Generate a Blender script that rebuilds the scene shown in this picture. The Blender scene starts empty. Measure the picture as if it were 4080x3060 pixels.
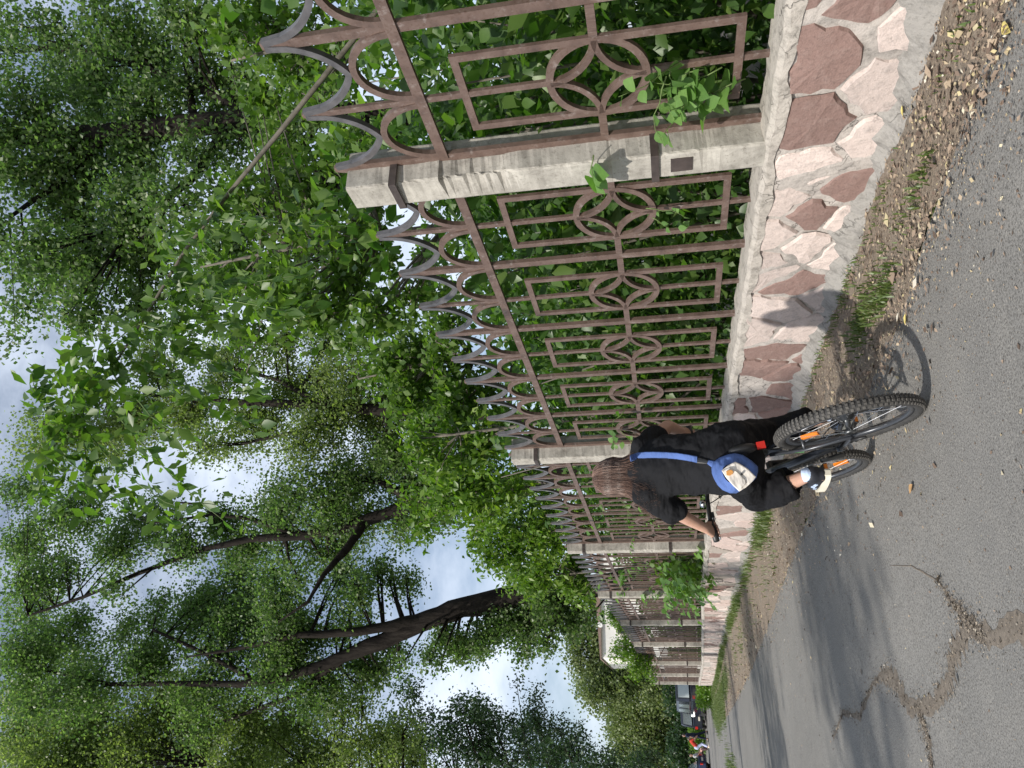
import bpy, math, random
import numpy as np
from mathutils import Vector, Matrix

S = bpy.context.scene
COL = S.collection
R = math.radians
rng = np.random.default_rng(11)
random.seed(11)

# ------------------------------------------------------------------ camera, sky, sun, exposure
CAM = np.array([-2.825339, 0.0, 1.22])
C_R = np.array([0.914002, -0.401295, -0.05969])      # picture-upright right
C_U = np.array([-0.019644, -0.190727, 0.981447])     # picture-upright up
C_F = np.array([0.405234, 0.895871, 0.182208])       # forward
FPX = 3100.04
cd = bpy.data.cameras.new('camera')
cam = bpy.data.objects.new('camera', cd)
COL.objects.link(cam)
# the phone was held so that the picture lies on its side: image right is the world's down
rx, ry, rz = -C_U, C_R, -C_F
cam.matrix_world = Matrix(((rx[0], ry[0], rz[0], CAM[0]), (rx[1], ry[1], rz[1], CAM[1]), (rx[2], ry[2], rz[2], CAM[2]), (0, 0, 0, 1)))
cd.sensor_fit = 'HORIZONTAL'
cd.sensor_width = 36.0
cd.lens = FPX / 4080 * 36.0
cd.clip_start = 0.05
cd.clip_end = 2000
S.camera = cam

SUN_AZ = np.array([-0.88, -0.475])     # towards the sun, from the rider's back left
SUN_EL = R(38)
w = bpy.data.worlds.new('World')
S.world = w
w.use_nodes = True
wn, wl = w.node_tree.nodes, w.node_tree.links
wn.clear()
wo = wn.new('ShaderNodeOutputWorld')
bg = wn.new('ShaderNodeBackground')
sky = wn.new('ShaderNodeTexSky')
sky.sky_type = 'NISHITA'
sky.sun_disc = False
sky.sun_elevation = SUN_EL
sky.sun_rotation = math.atan2(SUN_AZ[0], SUN_AZ[1])
sky.air_density = 1.0
sky.dust_density = 1.5
bg.inputs['Strength'].default_value = 0.085
tc = wn.new('ShaderNodeTexCoord')
mp = wn.new('ShaderNodeMapping')
mp.inputs['Scale'].default_value = (1, 1, 1.9)
cn = wn.new('ShaderNodeTexNoise')
cn.inputs['Scale'].default_value = 3.2
cn.inputs['Detail'].default_value = 7
cn.inputs['Roughness'].default_value = 0.6
cr = wn.new('ShaderNodeValToRGB')
cr.color_ramp.elements[0].position = 0.40
cr.color_ramp.elements[0].color = (0.16, 0.16, 0.16, 1)
cr.color_ramp.elements[1].position = 0.66
cm = wn.new('ShaderNodeMixRGB')
cm.inputs['Color2'].default_value = (7.2, 8.0, 9.3, 1)
wl.new(tc.outputs['Generated'], mp.inputs['Vector'])
wl.new(mp.outputs['Vector'], cn.inputs['Vector'])
wl.new(cn.outputs['Fac'], cr.inputs['Fac'])
wl.new(cr.outputs['Color'], cm.inputs['Fac'])
wl.new(sky.outputs['Color'], cm.inputs['Color1'])
wl.new(cm.outputs['Color'], bg.inputs['Color'])
wl.new(bg.outputs['Background'], wo.inputs['Surface'])

sd = bpy.data.lights.new('sun', 'SUN')
sd.energy = 3.3
sd.angle = R(1.2)
sd.color = (1.0, 0.95, 0.87)
sun = bpy.data.objects.new('sun', sd)
COL.objects.link(sun)
a = SUN_AZ / np.linalg.norm(SUN_AZ)
tosun = Vector((a[0] * math.cos(SUN_EL), a[1] * math.cos(SUN_EL), math.sin(SUN_EL)))
sun.rotation_euler = (-tosun).to_track_quat('-Z', 'Y').to_euler()
sun.location = tosun * 60

vs = S.view_settings
vs.view_transform = 'Standard'
vs.look = 'None'
vs.gamma = 1
vs.use_curve_mapping = False
vs.exposure = 0.64
S.cycles.max_bounces = 6
S.cycles.transmission_bounces = 4
S.cycles.transparent_max_bounces = 8


def at(x, y, Y):
    """The point at distance Y along the street that is seen at (x, y) of a 2212 x 1659 picture."""
    d = C_F * FPX + C_R * (1530 - y * 1.8445) + C_U * (2040 - x * 1.8445)
    return CAM + d * (Y / d[1])


# ------------------------------------------------------------------ materials
class NT:
    def __init__(self, name):
        self.m = bpy.data.materials.new(name)
        self.m.use_nodes = True
        self.n, self.l = self.m.node_tree.nodes, self.m.node_tree.links
        self.p = self.n['Principled BSDF']
        self.out = self.n['Material Output']
        self.tc = self.n.new('ShaderNodeTexCoord')

    def noise(self, scale, detail=4, rough=0.55, vec=None, coord='Object', sc=None):
        t = self.n.new('ShaderNodeTexNoise')
        t.inputs['Scale'].default_value = scale
        t.inputs['Detail'].default_value = detail
        t.inputs['Roughness'].default_value = rough
        v = self.tc.outputs[coord] if vec is None else vec
        if sc:
            mp = self.n.new('ShaderNodeMapping')
            mp.inputs['Scale'].default_value = sc
            self.l.new(v, mp.inputs['Vector'])
            v = mp.outputs['Vector']
        self.l.new(v, t.inputs['Vector'])
        return t.outputs['Fac']

    def ramp(self, fac, stops):
        r = self.n.new('ShaderNodeValToRGB')
        e = r.color_ramp.elements
        while len(e) < len(stops):
            e.new(0.5)
        for k, (p, c) in enumerate(stops):
            e[k].position = p
            e[k].color = (c[0], c[1], c[2], 1) if hasattr(c, '__len__') else (c, c, c, 1)
        self.l.new(fac, r.inputs['Fac'])
        return r.outputs['Color']

    def mix(self, fac, a, b, mode='MIX'):
        r = self.n.new('ShaderNodeMixRGB')
        r.blend_type = mode
        for s, v in (('Fac', fac), ('Color1', a), ('Color2', b)):
            if hasattr(v, 'is_output'):
                self.l.new(v, r.inputs[s])
            elif hasattr(v, '__len__'):
                r.inputs[s].default_value = (v[0], v[1], v[2], 1)
            else:
                r.inputs[s].default_value = v if s == 'Fac' else (v, v, v, 1)
        return r.outputs['Color']

    def color(self, c):
        if hasattr(c, 'is_output'):
            self.l.new(c, self.p.inputs['Base Color'])
        else:
            self.p.inputs['Base Color'].default_value = (c[0], c[1], c[2], 1)

    def bump(self, h, strength=0.3, dist=0.01):
        b = self.n.new('ShaderNodeBump')
        b.inputs['Strength'].default_value = strength
        b.inputs['Distance'].default_value = dist
        self.l.new(h, b.inputs['Height'])
        self.l.new(b.outputs['Normal'], self.p.inputs['Normal'])

    def rough(self, v, spec=None, metal=0):
        if hasattr(v, 'is_output'):
            self.l.new(v, self.p.inputs['Roughness'])
        else:
            self.p.inputs['Roughness'].default_value = v
        if spec is not None:
            self.p.inputs['Specular IOR Level'].default_value = spec
        self.p.inputs['Metallic'].default_value = metal

    def objrand(self):
        o = self.n.new('ShaderNodeObjectInfo')
        return o.outputs['Random']

    def island(self):
        g = self.n.new('ShaderNodeNewGeometry')
        return g.outputs['Random Per Island']


def plain(name, c, rough=0.5, metal=0, spec=0.5, var=0.0, scale=20, bump=0.0):
    t = NT(name)
    if var:
        n = t.noise(scale)
        t.color(t.ramp(n, [(0.3, [v * (1 - var) for v in c]), (0.7, [v * (1 + var) for v in c])]))
        if bump:
            t.bump(n, bump, 0.004)
    else:
        t.color(c)
    t.rough(rough, spec, metal)
    return t.m


def leaf_mat(name, cols, trans, tw=0.38, rough=0.42, rnd='island', nscale=0.6):
    t = NT(name)
    r = t.island() if rnd == 'island' else t.objrand()
    n = t.noise(nscale, 2)
    f = t.n.new('ShaderNodeMath')
    f.operation = 'MULTIPLY_ADD'
    f.inputs[1].default_value = 0.55
    m2 = t.n.new('ShaderNodeMath')
    m2.operation = 'MULTIPLY'
    m2.inputs[1].default_value = 0.5
    t.l.new(n, m2.inputs[0])
    t.l.new(r, f.inputs[0])
    t.l.new(m2.outputs[0], f.inputs[2])
    c = t.ramp(f.outputs[0], [(0.15, cols[0]), (0.5, cols[1]), (0.85, cols[2])])
    t.color(c)
    t.rough(rough, 0.45)
    tr = t.n.new('ShaderNodeBsdfTranslucent')
    c2 = t.mix(1.0, c, trans, 'MULTIPLY')
    t.l.new(c2, tr.inputs['Color'])
    mx = t.n.new('ShaderNodeMixShader')
    mx.inputs['Fac'].default_value = tw
    t.l.new(t.p.outputs[0], mx.inputs[1])
    t.l.new(tr.outputs[0], mx.inputs[2])
    t.l.new(mx.outputs[0], t.out.inputs['Surface'])
    return t.m


M = {}
M['poplar'] = leaf_mat('poplar_leaves', [(0.042, 0.078, 0.026), (0.08, 0.128, 0.042), (0.15, 0.195, 0.078)], (1.9, 2.4, 1.2), tw=0.48)
M['poplar_light'] = leaf_mat('light_poplar_leaves', [(0.075, 0.112, 0.036), (0.12, 0.165, 0.058), (0.19, 0.225, 0.1)], (2.2, 2.5, 1.1), tw=0.48)
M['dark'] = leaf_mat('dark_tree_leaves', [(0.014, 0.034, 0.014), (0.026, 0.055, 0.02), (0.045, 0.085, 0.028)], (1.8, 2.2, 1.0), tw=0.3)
M['far'] = leaf_mat('far_tree_leaves', [(0.085, 0.125, 0.045), (0.13, 0.17, 0.065), (0.19, 0.22, 0.1)], (2.0, 2.2, 1.1), tw=0.3, nscale=0.35)
M['shrub'] = leaf_mat('shrub_leaves', [(0.022, 0.054, 0.013), (0.056, 0.115, 0.026), (0.135, 0.2, 0.05)], (2.2, 2.8, 0.9))
M['bright'] = leaf_mat('bright_sapling_leaves', [(0.05, 0.105, 0.014), (0.095, 0.175, 0.024), (0.17, 0.24, 0.04)], (2.0, 2.4, 0.8), tw=0.38)
M['bigpop'] = leaf_mat('young_tree_leaves', [(0.042, 0.085, 0.017), (0.078, 0.14, 0.028), (0.13, 0.19, 0.046)], (2.2, 2.6, 0.9), tw=0.42)
M['vine'] = leaf_mat('vine_leaf', [(0.07, 0.15, 0.035), (0.115, 0.22, 0.055), (0.165, 0.28, 0.08)], (1.8, 2.2, 0.9), tw=0.35, rnd='obj', nscale=3)
M['bigleaf'] = leaf_mat('broad_leaf', [(0.03, 0.075, 0.016), (0.055, 0.115, 0.024), (0.09, 0.16, 0.035)], (2.2, 2.6, 0.9), tw=0.42, rnd='obj', nscale=3)
M['grass'] = leaf_mat('grass_blades', [(0.05, 0.09, 0.02), (0.085, 0.13, 0.03), (0.14, 0.17, 0.055)], (1.6, 1.9, 0.9), tw=0.25, nscale=2)
t = NT('litter')
t.color(t.ramp(t.island(), [(0.0, (0.09, 0.062, 0.046)), (0.3, (0.19, 0.135, 0.1)), (0.6, (0.3, 0.225, 0.165)), (0.85, (0.40, 0.315, 0.22)), (0.95, (0.5, 0.42, 0.22)), (1.0, (0.6, 0.56, 0.48))]))
t.rough(0.7)
M['litter'] = t.m

t = NT('bark')
n = t.noise(5, 6, 0.65, sc=(1, 1, 0.22))
t.color(t.ramp(n, [(0.3, (0.009, 0.0075, 0.007)), (0.6, (0.026, 0.022, 0.019)), (0.8, (0.058, 0.05, 0.043))]))
t.bump(n, 1.0, 0.09)
t.rough(0.95, 0.08)
M['bark'] = t.m
t = NT('pale_bark')
n = t.noise(14, 5, 0.6)
t.color(t.ramp(n, [(0.3, (0.06, 0.053, 0.043)), (0.7, (0.17, 0.15, 0.12))]))
t.rough(0.85)
M['palebark'] = t.m
M['greenstem'] = plain('green_stem', (0.1, 0.15, 0.04), 0.6, var=0.2)

# brown fence paint, dusty and worn to grey on upward faces
t = NT('fence_paint')
n = t.noise(9, 6, 0.65)
n2 = t.noise(70, 3)
c = t.ramp(n, [(0.28, (0.066, 0.043, 0.035)), (0.5, (0.125, 0.083, 0.068)), (0.78, (0.178, 0.128, 0.108))])
c = t.mix(t.ramp(n2, [(0.54, 0), (0.7, 0.6)]), c, (0.07, 0.036, 0.022))
n3 = t.noise(22, 5, 0.7)
c = t.mix(t.ramp(n3, [(0.57, 0), (0.68, 0.7)]), c, (0.24, 0.2, 0.185))
t.color(c)
t.rough(0.52, 0.5)
t.bump(n2, 0.15, 0.002)
M['paint'] = t.m
M['strap'] = plain('dark_metal_strap', (0.055, 0.042, 0.038), 0.55, var=0.3)

t = NT('concrete')
n = t.noise(6, 8, 0.68)
n2 = t.noise(38, 5, 0.7)
v = t.n.new('ShaderNodeTexVoronoi')
v.inputs['Scale'].default_value = 55
t.l.new(t.tc.outputs['Object'], v.inputs['Vector'])
c = t.ramp(n, [(0.28, (0.21, 0.195, 0.172)), (0.5, (0.37, 0.348, 0.31)), (0.72, (0.48, 0.455, 0.405))])
c = t.mix(t.ramp(n2, [(0.55, 0), (0.72, 0.75)]), c, (0.14, 0.125, 0.105))
c = t.mix(t.ramp(v.outputs['Distance'], [(0.06, 0.7), (0.13, 0)]), c, (0.13, 0.115, 0.1))
n5 = t.noise(3.2, 7, 0.75, sc=(1, 1, .45))
c = t.mix(t.ramp(n5, [(0.54, 0), (0.66, 0.75)]), c, (0.125, 0.112, 0.097))
t.color(c)
t.rough(0.9, 0.3)
t.bump(n2, 0.5, 0.006)
M['concrete'] = t.m


def stone_mat(name, c, d, var=0.14):
    t = NT(name)
    n = t.noise(13, 8, 0.7)
    n2 = t.noise(60, 4, 0.7)
    r = t.objrand()
    base = t.ramp(r, [(0, [v * (1 - var) for v in c]), (1, [v * (1 + var) for v in c])])
    x = t.mix(t.ramp(n, [(0.5, 0), (0.72, 0.8)]), base, d)
    x = t.mix(t.ramp(n2, [(0.52, 0), (0.72, 0.55)]), x, [v * 0.45 for v in c])
    vo = t.n.new('ShaderNodeTexVoronoi')
    vo.feature = 'DISTANCE_TO_EDGE'
    vo.inputs['Scale'].default_value = 9
    dn = t.n.new('ShaderNodeTexNoise')
    dn.inputs['Scale'].default_value = 14
    dn.inputs['Detail'].default_value = 5
    t.l.new(t.tc.outputs['Object'], dn.inputs['Vector'])
    va = t.n.new('ShaderNodeMixRGB')
    va.inputs['Fac'].default_value = 0.10
    t.l.new(t.tc.outputs['Object'], va.inputs['Color1'])
    t.l.new(dn.outputs['Color'], va.inputs['Color2'])
    t.l.new(va.outputs['Color'], vo.inputs['Vector'])
    gate = t.ramp(t.noise(3.1, 3, .6), [(0.5, 0), (0.6, 0.8)])
    x = t.mix(t.mix(1.0, t.ramp(vo.outputs['Distance'], [(0.004, 1), (0.035, 0)]), gate, 'MULTIPLY'), x, [v * 0.3 for v in d])
    n4 = t.noise(2.3, 6, 0.72)
    x = t.mix(t.ramp(n4, [(0.53, 0), (0.68, 0.55)]), x, [v * 0.62 for v in d])
    t.color(x)
    t.rough(0.88, 0.3)
    t.bump(n, 0.7, 0.02)
    return t.m


M['stone_cream'] = stone_mat('cream_stone', (0.57, 0.48, 0.44), (0.33, 0.29, 0.27))
M['stone_pink'] = stone_mat('pink_stone', (0.50, 0.40, 0.365), (0.31, 0.27, 0.25))
M['stone_brown'] = stone_mat('red_brown_stone', (0.235, 0.155, 0.135), (0.3, 0.22, 0.195))
M['stone_grey'] = stone_mat('grey_stone', (0.35, 0.305, 0.27), (0.25, 0.225, 0.2))
M['footing'] = stone_mat('grey_footing', (0.29, 0.275, 0.255), (0.12, 0.112, 0.1), 0.0)
M['mortar'] = stone_mat('mortar', (0.45, 0.41, 0.378), (0.17, 0.16, 0.147), 0.0)
M['coping'] = stone_mat('coping_mortar', (0.42, 0.385, 0.345), (0.13, 0.12, 0.105), 0.0)

# asphalt: worn, dusty, with pale aggregate
t = NT('asphalt')
n = t.noise(0.55, 4, 0.6)
n1 = t.noise(4.5, 5, 0.65)
n2 = t.noise(120, 3, 0.7)
v = t.n.new('ShaderNodeTexVoronoi')
v.inputs['Scale'].default_value = 48
t.l.new(t.tc.outputs['Object'], v.inputs['Vector'])
c = t.ramp(n, [(0.3, (0.182, 0.177, 0.168)), (0.7, (0.25, 0.242, 0.228))])
c = t.mix(t.ramp(n1, [(0.45, 0), (0.75, 0.55)]), c, (0.262, 0.25, 0.23))
c = t.mix(t.ramp(n2, [(0.38, 0.8), (0.53, 0)]), c, (0.07, 0.067, 0.062))
c = t.mix(t.ramp(v.outputs['Distance'], [(0.1, 0.5), (0.26, 0)]), c, (0.37, 0.35, 0.315))
t.color(c)
t.rough(0.92, 0.25)
t.bump(n2, 0.6, 0.006)
M['asphalt'] = t.m

t = NT('verge_soil')
n = t.noise(2.2, 5, 0.6)
n2 = t.noise(45, 5, 0.75)
c = t.ramp(n2, [(0.3, (0.15, 0.118, 0.09)), (0.55, (0.27, 0.22, 0.172)), (0.8, (0.39, 0.335, 0.27))])
c = t.mix(t.ramp(n, [(0.5, 0), (0.7, 0.55)]), c, (0.2, 0.185, 0.16))
t.color(c)
t.rough(0.95, 0.2)
t.bump(n2, 0.9, 0.02)
M['soil'] = t.m
t = NT('far_ground')
n = t.noise(0.8, 6, 0.6)
t.color(t.ramp(n, [(0.35, (0.05, 0.075, 0.022)), (0.6, (0.09, 0.12, 0.035)), (0.8, (0.13, 0.12, 0.06))]))
t.rough(0.95, 0.2)
M['turf'] = t.m

M['rubber'] = plain('tyre_rubber', (0.032, 0.031, 0.03), 0.75, var=0.35, scale=60, bump=0.3)
M['dustrubber'] = plain('dusty_tread', (0.085, 0.08, 0.073), 0.85, var=0.3, scale=40)
M['black'] = plain('black_plastic', (0.014, 0.014, 0.015), 0.45)
M['frame'] = plain('dark_grey_frame_paint', (0.055, 0.06, 0.07), 0.28, metal=0.3)
M['alloy'] = plain('bright_alloy', (0.55, 0.56, 0.58), 0.25, metal=1)
M['darkalloy'] = plain('dark_alloy', (0.13, 0.135, 0.14), 0.35, metal=0.8)
M['orange'] = plain('orange_reflector', (0.75, 0.22, 0.02), 0.2)
M['red'] = plain('red_reflector', (0.45, 0.018, 0.012), 0.2)
M['green'] = plain('green_print', (0.18, 0.75, 0.22), 0.45)
M['white'] = plain('white_rubber', (0.68, 0.64, 0.53), 0.6, var=0.08)


def cloth(name, c, rough=0.85, scale=400, var=0.12, fold=None):
    t = NT(name)
    n = t.noise(7, 3)
    t.color(t.ramp(n, [(0.3, [v * (1 - var) for v in c]), (0.7, [v * (1 + var) for v in c])]))
    t.rough(rough, 0.2)
    if 'Sheen Weight' in t.p.inputs:
        t.p.inputs['Sheen Weight'].default_value = 0.0
    f = t.noise(9, 2, 0.5, sc=fold or (1, 1, 2.2))
    t.bump(f, 0.7, 0.04)
    return t.m


M['shirt'] = cloth('black_cotton', (0.0095, 0.0098, 0.0115))
M['trousers'] = cloth('black_denim', (0.0055, 0.0055, 0.007), 0.8)
M['denimblue'] = cloth('blue_canvas', (0.085, 0.145, 0.36), 0.8)
M['bagwhite'] = cloth('white_canvas', (0.68, 0.63, 0.57), 0.7, var=0.05)
M['sock'] = cloth('pale_blue_knit', (0.45, 0.55, 0.72), 0.9)
t = NT('skin')
n = t.noise(25, 4)
t.color(t.ramp(n, [(0.3, (0.41, 0.24, 0.172)), (0.7, (0.48, 0.29, 0.215))]))
t.rough(0.5, 0.4)
t.p.inputs['Subsurface Weight'].default_value = 0.08
t.p.inputs['Subsurface Radius'].default_value = (0.02, 0.008, 0.004)
M['skin'] = t.m
t = NT('brown_hair')
t.color(t.ramp(t.island(), [(0, (0.042, 0.024, 0.017)), (0.5, (0.105, 0.062, 0.046)), (1, (0.22, 0.14, 0.108))]))
t.rough(0.38, 0.5)
M['hair'] = t.m
M['bear'] = plain('orange_patch', (0.62, 0.29, 0.08), 0.7, var=0.1)
M['render'] = plain('white_render', (0.78, 0.76, 0.72), 0.9, var=0.06, scale=3)
M['rooftile'] = plain('brown_roof', (0.24, 0.17, 0.14), 0.8, var=0.2, scale=8)
M['glass'] = plain('window_glass', (0.02, 0.025, 0.03), 0.08)
M['carpaint'] = plain('dark_car_paint', (0.012, 0.014, 0.022), 0.15)
M['carblue'] = plain('blue_car_paint', (0.02, 0.03, 0.075), 0.18)
M['cream'] = plain('cream_panel', (0.62, 0.58, 0.5), 0.5)


# ------------------------------------------------------------------ helpers
def tag(o, label=None, cat=None, group=None, kind=None):
    if label: o['label'] = label
    if cat: o['category'] = cat
    if group: o['group'] = group
    if kind: o['kind'] = kind
    return o


def empty(name, loc, label=None, cat=None, group=None):
    o = bpy.data.objects.new(name, None)
    o.empty_display_size = 0.1
    o.location = loc
    COL.objects.link(o)
    return tag(o, label, cat, group)


def wloc(o):
    v = Vector((0, 0, 0))
    while o is not None:
        v += o.location
        o = o.parent
    return v


def link(name, me, parent=None, loc=None):
    o = bpy.data.objects.new(name, me)
    if loc is not None:
        o.location = loc
    COL.objects.link(o)
    if parent is not None:
        o.parent = parent
    return o


class MB:
    def __init__(self):
        self.v, self.f = [], []

    def add(self, vs, fs):
        b = len(self.v)
        self.v += [tuple(float(c) for c in p) for p in vs]
        self.f += [tuple(i + b for i in f) for f in fs]
        return self

    def box(self, lo, hi):
        x0, y0, z0 = lo
        x1, y1, z1 = hi
        return self.add([(x0, y0, z0), (x1, y0, z0), (x1, y1, z0), (x0, y1, z0), (x0, y0, z1), (x1, y0, z1), (x1, y1, z1), (x0, y1, z1)],
                        [(0, 3, 2, 1), (4, 5, 6, 7), (0, 1, 5, 4), (1, 2, 6, 5), (2, 3, 7, 6), (3, 0, 4, 7)])

    def obox(self, c, ax, ay, az):
        c, ax, ay, az = (np.asarray(q, float) for q in (c, ax, ay, az))
        vs = [c + sx * ax + sy * ay + sz * az for sz in (-1, 1) for sx, sy in ((-1, -1), (1, -1), (1, 1), (-1, 1))]
        return self.add(vs, [(0, 3, 2, 1), (4, 5, 6, 7), (0, 1, 5, 4), (1, 2, 6, 5), (2, 3, 7, 6), (3, 0, 4, 7)])

    def tube(self, P, r, n=8, cap=True, flat=None, up=None):
        """Tube through points P; r a number, a list, or a list of (a, b) half axes."""
        P = [np.asarray(p, float) for p in P]
        k = len(P)
        if not hasattr(r, '__len__'):
            r = [r] * k
        rings = []
        prev = np.asarray(up, float) if up is not None else None
        for i in range(k):
            d = P[min(i + 1, k - 1)] - P[max(i - 1, 0)]
            d = d / (np.linalg.norm(d) + 1e-9)
            if prev is None:
                prev = np.array([0, 0, 1.0]) if abs(d[2]) < 0.9 else np.array([1.0, 0, 0])
            a = prev - d * (prev @ d)
            a /= np.linalg.norm(a) + 1e-9
            prev = a
            b = np.cross(d, a)
            ra, rb = r[i] if hasattr(r[i], '__len__') else (r[i], r[i])
            rings.append([P[i] + a * ra * math.cos(q) + b * rb * math.sin(q) for q in (2 * math.pi * j / n for j in range(n))])
        vs = [p for g in rings for p in g]
        fs = [(i * n + j, i * n + (j + 1) % n, (i + 1) * n + (j + 1) % n, (i + 1) * n + j) for i in range(k - 1) for j in range(n)]
        if cap:
            fs += [tuple(range(n))[::-1], tuple((k - 1) * n + j for j in range(n))]
        return self.add(vs, fs)

    def limb(self, P, r, n=12):
        """A tube with rounded ends (for remeshing)."""
        P = [np.asarray(p, float) for p in P]
        rr = [tuple(q) if hasattr(q, '__len__') else (q, q) for q in (r if hasattr(r, '__len__') else [r] * len(P))]
        d0 = P[0] - P[1]; d0 /= np.linalg.norm(d0)
        d1 = P[-1] - P[-2]; d1 /= np.linalg.norm(d1)
        m0, m1 = min(rr[0]), min(rr[-1])
        Q = [P[0] + d0 * m0 * 0.92, P[0] + d0 * m0 * 0.55] + P + [P[-1] + d1 * m1 * 0.55, P[-1] + d1 * m1 * 0.92]
        sc = lambda t, k: (t[0] * k, t[1] * k)
        q = [sc(rr[0], 0.3), sc(rr[0], 0.8)] + rr + [sc(rr[-1], 0.8), sc(rr[-1], 0.3)]
        return self.tube(Q, q, n)

    def strip(self, P, wdt, x0, x1, closed=False):
        """A flat bar bent along the (y, z) polyline P, wdt wide in the plane, from x0 to x1."""
        P = [np.asarray(p, float) for p in P]
        k = len(P)
        vs = []
        for i in range(k):
            if closed:
                d = P[(i + 1) % k] - P[(i - 1) % k]
            else:
                d = P[min(i + 1, k - 1)] - P[max(i - 1, 0)]
            d = d / np.linalg.norm(d)
            nrm = np.array([-d[1], d[0]])
            a, b = P[i] + nrm * wdt / 2, P[i] - nrm * wdt / 2
            vs += [(x0, a[0], a[1]), (x0, b[0], b[1]), (x1, b[0], b[1]), (x1, a[0], a[1])]
        fs = []
        for i in range(k if closed else k - 1):
            j = (i + 1) % k
            for q in range(4):
                fs.append((i * 4 + q, i * 4 + (q + 1) % 4, j * 4 + (q + 1) % 4, j * 4 + q))
        if not closed:
            fs += [(0, 1, 2, 3), tuple((k - 1) * 4 + q for q in (3, 2, 1, 0))]
        return self.add(vs, fs)

    def revolve(self, prof, c, axis, n=24, closed=True):
        """Profile of (radius, along-axis) pairs about an axis through c."""
        c = np.asarray(c, float)
        ax = np.asarray(axis, float)
        ax /= np.linalg.norm(ax)
        e = np.array([0, 0, 1.0]) if abs(ax[2]) < 0.9 else np.array([1.0, 0, 0])
        u = e - ax * (e @ ax)
        u /= np.linalg.norm(u)
        v = np.cross(ax, u)
        k = len(prof)
        vs = [c + ax * h + (u * math.cos(2 * math.pi * j / n) + v * math.sin(2 * math.pi * j / n)) * r for j in range(n) for r, h in prof]
        fs = []
        for j in range(n):
            j2 = (j + 1) % n
            for i in range(k if closed else k - 1):
                i2 = (i + 1) % k
                fs.append((j * k + i, j2 * k + i, j2 * k + i2, j * k + i2))
        return self.add(vs, fs)

    def mesh(self, name, mat, smooth=False, off=None):
        me = bpy.data.meshes.new(name)
        vs = self.v if off is None else [(p[0] - off[0], p[1] - off[1], p[2] - off[2]) for p in self.v]
        me.from_pydata(vs, [], self.f)
        me.materials.append(mat)
        if smooth:
            me.polygons.foreach_set('use_smooth', [True] * len(me.polygons))
        me.update()
        return me

    def build(self, name, mat, parent=None, smooth=False, local=False):
        """World coordinates unless local; a child's mesh is moved into its parent's frame."""
        off = wloc(parent) if (parent is not None and not local) else None
        return link(name, self.mesh(name, mat, smooth, off), parent)


def np_mesh(name, V, F, mat, smooth=False):
    me = bpy.data.meshes.new(name)
    nv, nf, k = len(V), len(F), F.shape[1]
    me.vertices.add(nv)
    me.vertices.foreach_set('co', V.astype(np.float32).ravel())
    me.loops.add(nf * k)
    me.loops.foreach_set('vertex_index', F.astype(np.int32).ravel())
    me.polygons.add(nf)
    me.polygons.foreach_set('loop_start', np.arange(0, nf * k, k, dtype=np.int32))
    me.polygons.foreach_set('loop_total', np.full(nf, k, dtype=np.int32))
    if smooth:
        me.polygons.foreach_set('use_smooth', np.ones(nf, dtype=bool))
    me.materials.append(mat)
    me.update(calc_edges=True)
    return me


def unit(v):
    return v / (np.linalg.norm(v, axis=-1, keepdims=True) + 1e-9)


def leaf_mesh(name, P, mat, L=0.075, W=0.055, droop=0.5, upb=0.35, jit=0.35, fold=0.25, off=None):
    """Folded two-triangle leaves at points P (n, 3)."""
    n = len(P)
    D = rng.normal(size=(n, 3))
    D[:, 2] -= droop
    D = unit(D)
    N = rng.normal(size=(n, 3))
    N[:, 2] += upb * 3
    N = N - D * (N * D).sum(1, keepdims=True)
    N = unit(N)
    B = np.cross(N, D)
    s = (1 + jit * rng.uniform(-1, 1, size=(n, 1)))
    l, wd = L * s, W * s * 0.5
    V = np.empty((n, 4, 3))
    V[:, 0] = P - D * l * 0.5
    V[:, 1] = P - D * l * 0.08 + B * wd + N * wd * fold
    V[:, 2] = P + D * l * 0.5
    V[:, 3] = P - D * l * 0.08 - B * wd + N * wd * fold
    V = V.reshape(-1, 3)
    if off is not None:
        V = V - np.asarray(off)
    i = np.arange(n)[:, None] * 4
    F = np.concatenate([i + np.array([[0, 2, 1]]), i + np.array([[0, 3, 2]])], 0)
    return np_mesh(name, V, F, mat)


def remesh(mb, voxel, smooth=3, parent=None, name='body', mat=None, disp=None):
    me = mb.mesh('tmp', mat)
    o = bpy.data.objects.new('tmp', me)
    COL.objects.link(o)
    m = o.modifiers.new('r', 'REMESH')
    m.mode = 'VOXEL'
    m.voxel_size = voxel
    if smooth:
        q = o.modifiers.new('s', 'SMOOTH')
        q.iterations = smooth
        q.factor = 0.5
    if disp:
        tx = bpy.data.textures.new('folds', 'CLOUDS')
        tx.noise_scale = disp[1]
        dm = o.modifiers.new('d', 'DISPLACE')
        dm.texture = tx
        dm.strength = disp[0]
        dm.mid_level = 0.5
    dg = bpy.context.evaluated_depsgraph_get()
    dg.update()
    nm = bpy.data.meshes.new_from_object(o.evaluated_get(dg))
    bpy.data.objects.remove(o)
    nm.name = name
    if parent is not None:
        nm.transform(Matrix.Translation(-wloc(parent)))
    nm.polygons.foreach_set('use_smooth', [True] * len(nm.polygons))
    nm.materials.clear()
    nm.materials.append(mat)
    return link(name, nm, parent)


def gz(Y):
    """Ground height: level near the camera, then gently downhill."""
    Y = np.asarray(Y, float)
    z = -0.021 * 3.0 * np.log1p(np.exp((Y - 8.5) / 3.0))
    return np.maximum(z, -0.8) if Y.ndim else max(float(z), -0.8)


def interp(tab):
    xs, ys = zip(*tab)
    return lambda q: np.interp(q, xs, ys)


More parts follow.
